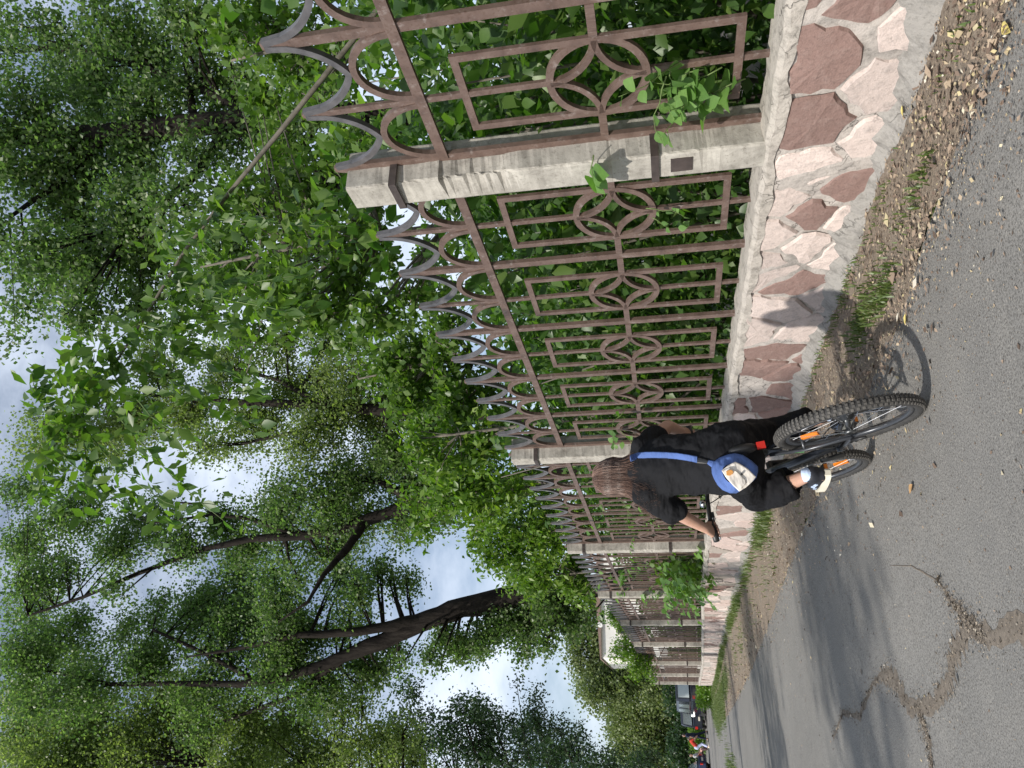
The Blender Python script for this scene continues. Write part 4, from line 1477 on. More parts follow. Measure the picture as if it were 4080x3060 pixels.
DEEP = [(2.6, 2.4, 3.6, 'taller shrub in the shade deep behind the nearest panel'), (2.7, 5.0, 3.8, 'taller shrub in the shade deep behind the second panel'), (2.6, 7.6, 3.6, 'taller shrub in the shade behind the post beside the rider'),
        (2.5, 10.4, 3.4, 'taller shrub in the shade behind the bars above the handlebar'), (2.4, 13.5, 3.2, 'taller shrub in the shade behind the stained post'), (4.6, 4.0, 4.4, 'tall shadowy shrub at the foot of the broad near tree'), (4.8, 9.0, 4.6, 'tall shadowy shrub at the foot of the pale crowned tree'), (4.6, 14.5, 4.2, 'tall shadowy shrub at the foot of the forked tree'), (5.6, 1.6, 5.0, 'tall shrub far behind the nearest panel at the picture edge')]
for x, y, h, lab in DEEP:
    shrub(x, y, h, lab, 0, n=5200, L=.10, spread=1.05, mat='shrub')
# young trees closing the gap above the fence tops
Y = 7.5
yt = bl([(600, 330, 60), (560, 200, 50), (650, 430, 60), (720, 500, 56), (640, 560, 60), (760, 620, 56), (820, 560, 50), (700, 680, 60), (830, 690, 50), (880, 640, 46), (600, 660, 56), (780, 440, 44), (520, 430, 50, .7), (480, 600, 50, .7), (820, 330, 40, .8), (740, 340, 46), (540, 740, 46, .7)], Y, yj=.9)
c_ = np.mean([q[:3] for q in yt], 0)
grow('young_tree', 'young fresh green tree closing in behind the fence tops past the nearest post', 'tree', [(c_[0] + .3, Y, -.1, .07), (c_[0] + .1, Y, 2, .055), (c_[0], Y, c_[2], .035), (c_[0] - .2, Y, c_[2] + 1.6, .012)], [], yt, 'bigpop', L=.115, W=.08, leaves=6500, sig=.13, per=16, group='young trees behind the fence', bark='palebark')
Y = 5.0
yt = bl([(600, 90, 60), (680, 30, 60), (720, 130, 56), (790, 60, 50), (560, 20, 60, .8), (640, 170, 46, .8), (800, -20, 60), (500, 60, 50, .6), (690, 220, 46, .7)], Y, yj=.6)
c_ = np.mean([q[:3] for q in yt], 0)
grow('young_tree', 'young green tree right behind the spikes of the nearest panel', 'tree', [(c_[0] + .3, Y, -.1, .05), (c_[0] + .1, Y, 2, .04), (c_[0], Y, c_[2], .025), (c_[0] - .1, Y, c_[2] + .8, .01)], [], yt, 'bigpop', L=.09, W=.062, leaves=8500, sig=.11, per=16, group='young trees behind the fence', bark='palebark')
Y = 10.5
yt = bl([(900, 760, 46), (930, 830, 46), (860, 780, 46), (960, 880, 40), (880, 860, 40), (820, 800, 44, .8), (780, 740, 44, .7), (930, 640, 38), (980, 700, 36), (1010, 790, 34), (1050, 850, 30), (1080, 920, 26), (930, 560, 36), (960, 770, 34), (980, 930, 30), (1000, 870, 26)], Y, yj=.8)
c_ = np.mean([q[:3] for q in yt], 0)
grow('young_tree', 'young green tree behind the spikes of the second panel, below the pale crown', 'tree', [(c_[0] + .3, Y, -.1, .07), (c_[0] + .1, Y, 2, .055), (c_[0], Y, c_[2], .035), (c_[0] - .2, Y, c_[2] + 1.2, .012)], [], yt, 'bigpop', L=.115, W=.08, leaves=6500, sig=.13, per=16, group='young trees behind the fence', bark='palebark')
# bright saplings with compound leaves reaching over the spikes
def sapling(label, spots, Y, leaves=1500):
    b = bl([(x, y, r) for x, y, r in spots], Y, yj=.5)
    c = np.mean([q[:3] for q in b], 0)
    tr = [(c[0] + .3, Y, gz(Y) - .05, .05), (c[0] + .2, Y, c[2] * .5, .035), (c[0], Y, max(q[2] for q in b), .012)]
    return grow('bright_sapling', label, 'sapling', tr, [], b, 'bright', L=.12, W=.055, leaves=leaves, sig=.13, group='bright saplings reaching over the fence', bark='palebark', per=18, droop=.8)


sapling('bright green sapling above the spikes between the second post and the rider', [(905, 965, 34), (960, 1000, 44), (1030, 975, 40), (1050, 930, 28), (990, 940, 24)], 9.6, 9000)
sapling("bright green sapling with feathery shoots above the rider's head", [(900, 1085, 26), (950, 1075, 36), (1010, 1050, 46), (1060, 1040, 44), (1040, 1100, 42), (1100, 1060, 36), (920, 1130, 18), (1130, 1040, 30)], 11.5, 9000)
sapling('bright green sapling spilling over the fence above the stained post', [(1080, 1150, 44), (1120, 1110, 40), (1150, 1170, 44), (1190, 1130, 34), (1060, 1200, 26), (1110, 1215, 36), (1030, 1165, 22), (1200, 1180, 34), (1180, 1080, 30), (1220, 1105, 32), (1262, 1090, 26), (1245, 1150, 28), (1175, 1140, 30), (1285, 1130, 22)], 15, 9000)
sapling('yellow green sapling beside the foot of the leaning trunk', [(1170, 1235, 38), (1215, 1225, 38), (1150, 1270, 28), (1230, 1262, 26), (1250, 1230, 28), (1120, 1255, 22), (1265, 1285, 18)], 18, 9000)
sapling('lime green bush sloping down over the fence spikes in front of the white building', [(1325, 1320, 20), (1340, 1345, 22), (1355, 1375, 24), (1372, 1400, 22), (1385, 1425, 22), (1350, 1400, 18), (1400, 1450, 18), (1340, 1420, 16), (1370, 1440, 16)], 30, 5200)

# ------------------------------------------------------------------ bicycle (built upright at the origin, then leaned and turned)
bike = empty('bicycle', (-1.404, 3.72, gz(3.72) + 0.003), 'dark grey mountain bicycle leaning left under the rider, dusty knobbly tyres', 'bicycle')
BM = Matrix.Rotation(R(-5), 4, 'Z') @ Matrix.Rotation(R(-9), 4, 'Y')
bike.rotation_euler = BM.to_euler()
RW = 0.345


def wheel(cy, steer, refl_a):
    hub = MB().revolve([(.012, -.05), (.028, -.045), (.028, -.035), (.014, -.03), (.014, .03), (.028, .035), (.028, .045), (.012, .05)], (0, 0, 0), (1, 0, 0), 16)
    wo_ = hub.build('wheel', M['darkalloy'], bike, smooth=True, local=True)
    wo_.location = (0, cy, RW)
    wo_.rotation_euler = (0, 0, steer)
    prof = [(.3185 + .0265 * math.cos(q), .0265 * math.sin(q)) for q in np.linspace(0, 2 * math.pi, 13)[:-1]]
    link('tyre', MB().revolve(prof, (0, 0, 0), (1, 0, 0), 56).mesh('tyre', M['rubber'], True), wo_)
    mb = MB()
    for k in range(84):
        q = 2 * math.pi * k / 84
        c_, s_ = math.cos(q), math.sin(q)
        rd, tg = np.array([0, c_, s_]), np.array([0, -s_, c_])
        for xx, rr, hw in ((-.0205, .3355, .006), (-.007, .3445, .0055), (.007, .3445, .0055), (.0205, .3355, .006)):
            off = .004 if abs(xx) < .01 else -.004
            tilt = np.array([xx * 18, 0, 0])
            mb.obox(np.array([xx, 0, 0]) + rd * rr + tg * off, np.array([hw, 0, 0]) - rd * hw * (xx * 22), tg * .0062, unit(rd + tilt * .8) * .0032)
    link('tread', mb.mesh('tread', M['dustrubber']), wo_)
    link('rim', MB().revolve([(.295, -.013), (.297, .013), (.278, .011), (.268, 0), (.278, -.011)], (0, 0, 0), (1, 0, 0), 56).mesh('rim', M['frame'], True), wo_)
    for k in range(28):
        q = 2 * math.pi * k / 28
        sx = .036 if k % 2 else -.036
        q2 = q + (.5 if k % 4 < 2 else -.5)
        a_ = np.array([sx, .026 * math.cos(q2), .026 * math.sin(q2)])
        b_ = np.array([0, .276 * math.cos(q), .276 * math.sin(q)])
        link('spoke', MB().tube([a_, b_], .0012, 4).mesh('spoke', M['alloy']), wo_)
    for q in refl_a:
        rd, tg = np.array([0, math.cos(q), math.sin(q)]), np.array([0, -math.sin(q), math.cos(q)])
        mb = MB().obox(rd * .185, np.array([.008, 0, 0]), tg * .017, rd * .042)
        mb.obox(rd * .185, np.array([.0095, 0, 0]), tg * .011, rd * .036)
        link('reflector', mb.mesh('reflector', M['orange']), wo_)
    return wo_


rear = wheel(0, 0, [R(62)])
wheel(1.07, R(2), [R(-118)])
# sprockets and derailleur
mb = MB()
for k in range(7):
    mb.revolve([(.02, .026 - k * .004), (.024 + .0045 * (7 - k), .026 - k * .004 + .0004), (.024 + .0045 * (7 - k), .0285 - k * .004), (.02, .0288 - k * .004)], (0.012, 0, RW), (1, 0, 0), 22)
mb.build('sprockets', M['darkalloy'], bike, local=True)
mb = MB().obox((.055, -.005, .285), (.009, 0, 0), (0, .016, .006), (0, -.01, .035)).obox((.05, .035, .215), (.004, 0, 0), (0, .012, .004), (0, -.016, .05))
mb.revolve([(.006, -.005), (.02, -.004), (.02, .004), (.006, .005)], (.05, .015, .255), (1, 0, 0), 12).revolve([(.006, -.005), (.02, -.004), (.02, .004), (.006, .005)], (.05, .05, .175), (1, 0, 0), 12)
mb.build('derailleur', M['black'], bike, local=True)
ft = [((0, .43, .30), (0, .27, .72), .017), ((0, .43, .30), (0, .86, .655), .023), ((0, .275, .70), (0, .82, .80), .019), ((0, .865, .63), (0, .815, .815), .022)]
mb = MB()
for a_, b_, r_ in ft:
    mb.tube([a_, b_], r_, 12)
for sx in (-1, 1):
    mb.tube([(.028 * sx, .40, .305), (.045 * sx, .25, .318), (.066 * sx, 0, .345)], [.011, .010, .009], 10)
    mb.tube([(.018 * sx, .275, .685), (.05 * sx, .16, .53), (.066 * sx, 0, .345)], [.009, .009, .0085], 10)
mb.tube([(-.05, .165, .535), (.05, .165, .535)], .008, 8)
mb.revolve([(.0, -.036), (.021, -.036), (.021, .036), (0, .036)], (0, .43, .30), (1, 0, 0), 16)
tag(mb.build('frame', M['frame'], bike, smooth=True, local=True), 'dark grey welded frame with thin seat stays')
MB().obox((-.018, .335, .545), (.0015, 0, 0), (0, .006, .0), (0, -.018, .045)).obox((-.0185, .32, .60), (.0015, 0, 0), (0, .004, .0), (0, .006, .018)).build('frame_marking', M['green'], bike, local=True)
mb = MB()
for sx in (-1, 1):
    mb.tube([(.062 * sx, .885, .60), (.062 * sx, .93, .50)], .017, 10).tube([(.062 * sx, .93, .50), (.062 * sx, 1.065, .345)], [.021, .017], 10)
mb.tube([(-.07, .885, .60), (.07, .885, .60)], .02, 10).tube([(0, .885, .60), (0, .86, .66)], .02, 10)
mb.build('fork', M['black'], bike, smooth=True, local=True)
MB().tube([(0, .27, .70), (0, .215, .80)], .0135, 10).build('seat_post', M['darkalloy'], bike, smooth=True, local=True)
sm = MB()
sm.limb([(0, .10, .835), (0, .17, .838), (0, .27, .835), (0, .36, .83)], [(.075, .028), (.065, .028), (.03, .024), (.02, .02)], 14)
sm.build('saddle', M['black'], bike, smooth=True, local=True)
MB().box((-.018, .085, .726), (.018, .10, .768)).build('rear_light', M['red'], bike, local=True)
bars = [(-.34, .735, 1.015), (-.22, .765, 1.02), (-.09, .80, 1.005), (0, .815, .985), (.09, .80, 1.005), (.22, .765, 1.02), (.34, .735, 1.015)]
MB().tube(bars, .0125, 10).build('handlebar', M['black'], bike, smooth=True, local=True)
MB().tube([(0, .812, .83), (0, .802, .90), (0, .815, .985)], .017, 10).build('stem', M['black'], bike, smooth=True, local=True)
for sx in (-1, 1):
    MB().tube([(.345 * sx, .734, 1.015), (.22 * sx, .765, 1.02)], .0175, 12).build('grip', M['black'], bike, smooth=True, local=True)
    lv = MB().obox((.19 * sx, .785, 1.008), (.016, 0, 0), (0, .016, 0), (0, 0, .018)).build('brake_clamp', M['black'], bike, local=True)
    MB().tube([(.2 * sx, .80, 1.0), (.25 * sx, .825, .992), (.33 * sx, .815, .985)], [.006, .0065, .005], 6).build('brake_lever', M['alloy'], bike, smooth=True, local=True)
mb = MB().revolve([(0.001, .022), (.012, .02), (.021, .012), (.025, 0), (0.001, -.002)], (-.115, .79, 1.035), (0, -.3, 1), 18)
mb.build('bell', M['alloy'], bike, smooth=True, local=True)
for sx in (-1, 1):
    MB().tube([(.12 * sx, .80, 1.0), (.10 * sx, .88, .97), (.05 * sx, .90, .86), (.02 * sx, .86, .74)], .003, 6).build('cable', M['black'], bike, smooth=True, local=True)
mb = MB().revolve([(.03, -.003), (.075, -.002), (.085, 0), (.075, .002), (.03, .003)], (.05, .43, .30), (1, 0, 0), 30)
mb.build('chainring', M['black'], bike, smooth=True, local=True)
for sx, dy, dz in ((-1, -.12, .14), (1, .12, -.14)):
    MB().tube([(.06 * sx, .43, .30), (.09 * sx, .43 + dy, .30 + dz)], [(.011, .014), (.009, .011)], 8).build('crank', M['darkalloy'], bike, smooth=True, local=True)
    q = MB().box((.10 * sx - .045 + .06 * sx, .43 + dy - .05, .30 + dz - .010), (.10 * sx + .045 + .06 * sx, .43 + dy + .05, .30 + dz + .010))
    pe = q.build('pedal', M['black'], bike, local=True)
    link('pedal_reflector', MB().box((.145 * sx - .025, .43 + dy - .054, .30 + dz - .008), (.145 * sx + .025, .43 + dy - .05, .30 + dz + .008)).mesh('pedal_reflector', M['orange']), pe)
mb = MB()
for zz in (.012, -.012):
    mb.tube([(.05, .43 + .0, .30 + (.083 if zz > 0 else -.083)), (.035, 0.0, RW + (.04 if zz > 0 else -.04))], .0035, 5)
tag(mb.build('chain', M['darkalloy'], bike, local=True), kind='stuff')
MB().tube([(-.075, .01, .345), (-.085, -.02, .335), (-.09, -.06, .30)], [.009, .008, .006], 8).build('quick_release', M['black'], bike, smooth=True, local=True)
bpy.context.view_layer.update()


def bw(p):
    return np.array((Matrix.Translation(bike.location) @ BM) @ Vector(p))


# ------------------------------------------------------------------ rider
rider = empty('person', (-1.5, 4.0, gz(4.0)), 'person seen from behind riding the bicycle in black tee and trousers, brown shoulder length hair', 'person')
gL, gR = bw((-.285, .75, 1.018)), bw((.285, .75, 1.018))
axL = unit(bw((-.345, .734, 1.015)) - bw((-.22, .765, 1.02)))
axR = unit(bw((.345, .734, 1.015)) - bw((.22, .765, 1.02)))
hd = np.array([-1.485, 4.36, 1.478])
B_ = MB()
up_x = (1, 0, 0)
B_.limb([(-1.52, 3.99, .86), (-1.515, 4.05, 1.02), (-1.50, 4.13, 1.18), (-1.495, 4.18, 1.30)], [.12, .10, .10, .07], 14)
B_.limb([(-1.495, 4.19, 1.29), (-1.488, 4.27, 1.38), (-1.485, 4.33, 1.43)], [.052, .05, .052], 12)
# skull, jaw, nose, ears
fwd = unit(np.array([.12, 1, -.15]))
sid = unit(np.cross(fwd, [0, 0, 1.0]))
upv = np.cross(sid, fwd)
B_.tube([hd + upv * z_ for z_ in (-.115, -.10, -.07, -.03, .01, .05, .085, .105, .113)], [(.02, .025), (.042, .05), (.058, .075), (.07, .088), (.075, .096), (.072, .093), (.055, .073), (.032, .042), (.008, .01)], 16, up=sid)
B_.limb([hd + fwd * .08 - upv * .01, hd + fwd * .103 - upv * .035], [.010, .015], 8)
B_.limb([hd + fwd * .05 - upv * .10, hd + fwd * .075 - upv * .098], [.022, .018], 8)
for sx in (-1, 1):
    B_.tube([hd + sid * sx * .062 - upv * .005, hd + sid * sx * .079 - fwd * .012], [(.028, .018), (.024, .012)], 8, up=upv)
# arms
shL, shR = np.array([-1.645, 4.17, 1.305]), np.array([-1.375, 4.17, 1.32])
elL, elR = np.array([-1.725, 4.315, 1.135]), np.array([-1.205, 4.31, 1.17])


def hand(g, ax, el, inner):
    """Palm on the grip, four fingers curled over its front, the thumb underneath on the inner side."""
    fa = unit(g - el)
    back = unit(np.array([0, -.85, .6]))
    wr = g + back * .052 - fa * .03 + ax * 0.004
    B_.limb([el, el * .6 + wr * .4, wr], [.039, .036, .026], 12)
    B_.tube([wr, g + back * .036 - fa * .01, g + back * .030 + fa * .02], [(.030, .020), (.041, .018), (.041, .015)], 12, up=ax)
    for k, (o, r_) in enumerate(((-.031, .0098), (-.0105, .0102), (.010, .0098), (.0295, .0086))):
        b0 = g + ax * o
        f0 = np.array([0, 1, 0.0])
        L = (1, 1.08, 1.0, .85)[k]
        B_.limb([b0 + back * .030 + f0 * .006, b0 + np.array([0, .026 * L, .018]), b0 + np.array([0, .030 * L, -.006]), b0 + np.array([0, .012, -.027 * L]), b0 + np.array([0, -.010, -.026])], [r_ * 1.1, r_, r_, r_ * .92, r_ * .85], 8)
    t0 = wr + inner * .022 + fa * .01
    B_.limb([t0, g + inner * .047 + np.array([0, -.018, .014]), g + inner * .052 + np.array([0, .004, -.020]), g + inner * .044 + np.array([0, .022, -.024])], [.014, .012, .0105, .009], 8)
    return wr


B_.limb([(-1.56, 4.18, 1.29), shL, (shL + elL) / 2, elL], [.06, .055, .046, .040], 12)
B_.limb([(-1.43, 4.18, 1.30), shR, (shR + elR) / 2, elR], [.06, .055, .046, .040], 12)
hand(gL, axL, elL, -axL)
hand(gR, axR, elR, -axR)
# legs
pL, pR = bw((-.19, .31, .455)), bw((.145, .55, .195))
ankL, ankR = pL + np.array([-.005, -.125, .085]), pR + np.array([.0, -.115, .09])
hipL, hipR = np.array([-1.59, 4.02, .83]), np.array([-1.43, 4.02, .845])
knL, knR = np.array([-1.62, 4.37, .70]), np.array([-1.25, 4.38, .60])
for h_, k_, a_ in ((hipL, knL, ankL), (hipR, knR, ankR)):
    B_.limb([(-1.52, 3.99, .87), h_, h_ * .45 + k_ * .55, k_], [.10, .085, .07, .052], 12)
    B_.limb([k_, k_ * .7 + a_ * .3 + np.array([0, -.015, -.01]), k_ * .3 + a_ * .7, a_], [.05, .054, .038, .030], 12)
for a_, p_ in ((ankL, pL), (ankR, pR)):
    B_.limb([a_, a_ + np.array([0, .02, -.045]), p_ + np.array([0, .05, .03])], [.031, .034, .025], 10)
body = remesh(B_, .0062, 2, rider, 'body', M['skin'])

# T-shirt: torso and two short sleeves in one piece
T_ = MB()
T_.tube([(-1.52, 3.945, .765), (-1.52, 3.955, .80), (-1.52, 3.985, .90), (-1.515, 4.045, 1.02), (-1.503, 4.11, 1.16), (-1.505, 4.165, 1.27), (-1.500, 4.20, 1.33), (-1.49, 4.235, 1.375)],
        [(.178, .128), (.194, .142), (.192, .142), (.168, .125), (.174, .126), (.160, .106), (.120, .085), (.072, .062)], 24, up=up_x)
T_.limb([(-1.54, 4.18, 1.30), shL, shL * .45 + elL * .55, shL * .18 + elL * .82 + np.array([-.003, 0, .0])], [(.085, .085), (.083, .08), (.078, .072), (.085, .072)], 16)
T_.limb([(-1.45, 4.18, 1.305), shR, shR * .55 + elR * .45, shR * .45 + elR * .55], [(.08, .08), (.07, .07), (.068, .064), (.07, .062)], 16)
shirt = remesh(T_, .011, 7, rider, 'shirt', M['shirt'], disp=(.036, .10))
# trousers, cropped below the knee and wide at the hem
Q_ = MB()
Q_.limb([(-1.52, 4.03, .92), (-1.515, 3.98, .84)], [(.16, .13), (.17, .15)], 18)
Q_.limb([(-1.515, 4.0, .83), (-1.505, 4.08, .745)], [(.09, .09), (.07, .07)], 14)
hemL = knL * .40 + ankL * .60
hemR = knR * .36 + ankR * .64
Q_.limb([(-1.56, 4.0, .86), hipL, hipL * .45 + knL * .55 + np.array([-.01, 0, -.01]), knL + np.array([-.01, -.01, 0])], [.12, .125, .105, .085], 16)
Q_.tube([knL + np.array([0, .03, .02]), knL * .7 + ankL * .3 + np.array([-.01, -.02, 0]), hemL + np.array([-.005, -.015, 0]), hemL * .9 + ankL * .1], [.084, .092, .088, .082], 16)
Q_.limb([(-1.48, 4.0, .86), hipR, hipR * .45 + knR * .55 + np.array([.01, 0, 0]), knR], [.12, .12, .10, .08], 16)
Q_.tube([knR + np.array([0, .03, .02]), knR * .7 + ankR * .3, hemR, hemR * .9 + ankR * .1], [.078, .085, .08, .075], 16)
remesh(Q_, .011, 6, rider, 'trousers', M['trousers'], disp=(.036, .10))

# shoes and socks
def shoe(a_, p_, label):
    d = unit(p_ - a_ * np.array([1, 1, 0]) - p_ * np.array([0, 0, 1]))
    d = np.array([d[0], d[1], 0])
    heel, toe = p_ + np.array([0, -.125, .0]), p_ + np.array([0, .125, -.004])
    q = MB()
    q.limb([heel + np.array([0, .02, .035]), p_ + np.array([0, -.03, .045]), p_ + np.array([0, .06, .035]), toe + np.array([0, -.02, .022])], [(.034, .038), (.038, .042), (.044, .032), (.036, .022)], 14)
    q.limb([heel + np.array([0, .035, .05]), a_ + np.array([0, .006, -.002])], [(.039, .043), (.041, .045)], 14)
    s = remesh(q, .007, 4, rider, 'shoe', M['shoe'])
    sole = MB()
    ring = []
    for k in range(22):
        u = 2 * math.pi * k / 22
        yy = math.sin(u) * .128
        ww = .039 * (1 + .12 * math.sin(u)) * (abs(math.cos(u)) ** .5 if abs(math.cos(u)) > 1e-3 else 0) * (1 if math.cos(u) > 0 else -1)
        ring.append((ww, yy))
    n = len(ring)
    V = [(p_[0] + w_, p_[1] + y_, p_[2] - .012) for w_, y_ in ring] + [(p_[0] + w_ * 1.03, p_[1] + y_ * 1.02, p_[2] + .026) for w_, y_ in ring]
    F = [(i, (i + 1) % n, n + (i + 1) % n, n + i) for i in range(n)] + [tuple(range(n))[::-1], tuple(n + i for i in range(n))]
    sole.add(V, F)
    off = wloc(rider)
    link('sole', sole.mesh('sole', M['white'], False, off), s)
    mm = MB()
    for yy, zz, hh in ((-.06, .055, .010), (-.035, .062, .012), (0.0, .05, .009)):
        mm.obox(p_ + np.array([-.043, yy, zz]), (.003, 0, 0), (0, .009, .004), (0, -.002, hh * .6))
    link('shoe_patch', mm.mesh('shoe_patch', M['sock'], False, off), s)
    sk = MB().tube([a_ + np.array([0, .006, -.012]), a_ + np.array([0, .002, .012]), a_ + np.array([0, .012, .032])], [.034, .0355, .0345], 16)
    sk.build('sock', M['sock'], rider, smooth=True)


M['shoe'] = plain('dark_sneaker', (0.02, 0.022, 0.03), 0.6, var=0.2)
shoe(ankL, pL, 'left')
shoe(ankR, pR, 'right')

# hair: a cap that follows the skull and falls to the shoulders, with strands over it
H_ = MB()
H_.tube([hd - fwd * .012 + upv * z_ for z_ in (-.06, -.03, .01, .05, .085, .108, .122)], [(.088, .095), (.094, .112), (.095, .117), (.090, .112), (.072, .091), (.046, .059), (.014, .017)], 18, up=sid)
H_.limb([hd - fwd * .05 + upv * .03, hd - fwd * .075 - upv * .06, hd - fwd * .105 - upv * .125 - sid * .015, hd - fwd * .125 - upv * .155 - sid * .02], [(.085, .045), (.10, .03), (.105, .016), (.09, .008)], 14)
hair = remesh(H_, .008, 4, rider, 'hair', M['hair'])
mb = MB()
for k in range(3000):
    ph = rng.uniform(-math.pi * .80, math.pi * .80) + math.pi        # around the head, back centred
    dx, dy = math.sin(ph), math.cos(ph)                             # sid, fwd components
    side = sid * dx + fwd * dy
    P = []
    r0 = rng.uniform(1.02, 1.14)
    ln = rng.uniform(.15, .25) * (1.0 + .16 * (-dx))
    fl = rng.uniform(.0, .05) + (.065 if dx < -.3 else 0.012)
    swirl = rng.normal(0, .10)
    for q in np.linspace(.12, 1, 9):
        if q < .62:
            th_ = q / .62 * math.pi * .55
            sw = ph + swirl * q
            sd_ = sid * math.sin(sw) + fwd * math.cos(sw)
            ext = math.hypot(.099 * math.sin(sw), .120 * math.cos(sw))
            p = hd - fwd * .012 + upv * (.122 * math.cos(th_)) * r0 + sd_ * ext * math.sin(th_) * r0
            last = (p, sd_)
        else:
            f = (q - .62) / .38
            p = last[0] - np.array([0, 0, 1]) * ln * f + last[1] * (fl * f * f - .012 * math.sin(f * 3)) - fwd * (.02 * f + .062 * f * f) + np.array([-.03, 0, 0]) * f * f
        P.append(p + rng.normal(0, .0012, 3))
    w_ = rng.uniform(.0009, .0021)
    mb.tube(P, [(w_, w_ * .5)] * 7 + [(w_ * .7, w_ * .4), (w_ * .2, w_ * .2)], 4, cap=False, up=side)
tag(mb.build('hair_strands', M['hair'], rider, smooth=True), kind='stuff')
for sx in (-1, 1):
    MB().revolve([(.001, .011), (.007, .009), (.011, 0), (.001, -.004)], hd + fwd * .083 + sid * sx * .031 + upv * .005, fwd, 10).build('eye', M['white'], rider, smooth=True)
MB().limb([hd + fwd * .088 - upv * .062 - sid * .022, hd + fwd * .094 - upv * .062, hd + fwd * .088 - upv * .062 + sid * .022], [.006, .008, .006], 8).build('mouth', plain('lips', (.35, .12, .1), .5), rider, smooth=True)

# crossbody bag on her lower back: the strap lies on the shirt
bpy.context.view_layer.update()
from mathutils.bvhtree import BVHTree
dg = bpy.context.evaluated_depsgraph_get()
bv = BVHTree.FromObject(shirt, dg)


def on_back(zx, zy, lift):
    x, y = (2300 + zx / 2.765) / 1.8445, (1600 + zy / 2.765) / 1.8445
    d = C_F * FPX + C_R * (1530 - y * 1.8445) + C_U * (2040 - x * 1.8445)
    d = Vector(d / np.linalg.norm(d))
    o = Vector(CAM) - wloc(rider)
    h = bv.ray_cast(o, d)
    if h[0] is None:
        p = at(x, y, 3.92)
    else:
        p = np.array(h[0] + wloc(rider) - d * lift)
    return p


bag = empty('crossbody_bag', at(1590, 1030, 3.86), "blue canvas crossbody bag with a white front panel on the rider's lower back", 'bag')
SP = [on_back(zx, zy, .013) for zx, zy in ((588, 628), (615, 616), (650, 604), (690, 596), (740, 590), (860, 588), (980, 592), (1100, 600), (1210, 618), (1320, 642))]
SPa = np.array(SP)
for _ in range(1):
    SPa[1:-1] = (SPa[:-2] + SPa[1:-1] * 2 + SPa[2:]) / 4
SP = list(SPa - np.array([0, .004, 0]))
MB().tube(SP, [(.0175, .003)] * len(SP), 8, up=(1, 0, 0)).build('strap', M['denimblue'], bag, smooth=True)
b0, b1 = on_back(1330, 645, .012), on_back(1440, 665, .012)
MB().tube([b0, (b0 + b1) / 2, b1], [(.016, .005), (.013, .004), (.010, .005)], 8, up=(1, 0, 0)).build('buckle', M['black'], bag)
c0 = at((2300 + 1740 / 2.765) / 1.8445, (1600 + 790 / 2.765) / 1.8445, 3.80)
MB().tube([b1, on_back(1500, 690, .012)], [(.010, .003), (.018, .004)], 8, up=(1, 0, 0)).build('strap_tab', M['denimblue'], bag)


def zp(zx, zy, Y):
    return at((2300 + zx / 2.765) / 1.8445, (1600 + zy / 2.765) / 1.8445, Y)


def yb(zx):      # the lower back slopes away forward; bag back plane
    return 3.845 - (zx - 1500) / 500 * .03


out_ = [(1478, 735), (1500, 665), (1560, 620), (1650, 585), (1740, 565), (1830, 590), (1920, 650), (1990, 715), (1992, 770), (1975, 840), (1900, 910), (1820, 970), (1750, 1012), (1680, 1010), (1600, 975), (1545, 920), (1505, 850), (1482, 790)]
mb = MB()
cx_, cy_ = np.mean([q[0] for q in out_]), np.mean([q[1] for q in out_])
rings = []
for s_, dY in ((.90, .065), (1.0, .045), (1.0, -.005), (.94, -.035), (.80, -.050), (.5, -.058)):
    rings.append([zp(cx_ + (x - cx_) * s_, cy_ + (y - cy_) * s_, yb(cx_ + (x - cx_) * s_) + dY) for x, y in out_])
n = len(out_)
V = [p for g in rings for p in g]
F = [(j * n + i, j * n + (i + 1) % n, (j + 1) * n + (i + 1) % n, (j + 1) * n + i) for j in range(len(rings) - 1) for i in range(n)]
F += [tuple(range(n)), tuple((len(rings) - 1) * n + i for i in range(n))[::-1]]
mb.add(V, F).build('pouch', M['denimblue'], bag, smooth=True)


def panel_poly(pts, d0, d1, name, mat, parent):
    m_ = len(pts)
    V = [zp(x, y, yb(x) + d0) for x, y in pts] + [zp(x, y, yb(x) + d1) for x, y in pts]
    c = np.mean(np.array(pts), 0)
    V += [zp(c[0] + (x - c[0]) * .92, c[1] + (y - c[1]) * .92, yb(x) + d1 - .004) for x, y in pts]
    F = [(i, (i + 1) % m_, m_ + (i + 1) % m_, m_ + i) for i in range(m_)] + [(m_ + i, m_ + (i + 1) % m_, 2 * m_ + (i + 1) % m_, 2 * m_ + i) for i in range(m_)] + [tuple(2 * m_ + i for i in range(m_))]
    return MB().add(V, F).build(name, mat, parent, smooth=False)


fp = panel_poly([(1590, 760), (1660, 705), (1740, 662), (1800, 690), (1880, 740), (1968, 828), (1930, 880), (1860, 945), (1785, 990), (1720, 930), (1640, 840)], -.048, -.066, 'front_panel', M['bagwhite'], bag)
panel_poly([(1595, 765), (1680, 725), (1760, 770), (1850, 860), (1862, 905), (1785, 985), (1720, 925), (1645, 840)], -.067, -.074, 'flap', M['bagwhite'], bag)
panel_poly([(1640, 770), (1668, 752), (1705, 752), (1722, 775), (1710, 800), (1675, 818), (1645, 812)], -.077, -.081, 'round_patch', M['bear'], bag)
panel_poly([(1800, 790), (1812, 786), (1823, 794), (1822, 806), (1810, 811), (1799, 803)], -.069, -.079, 'snap_button', M['black'], bag)

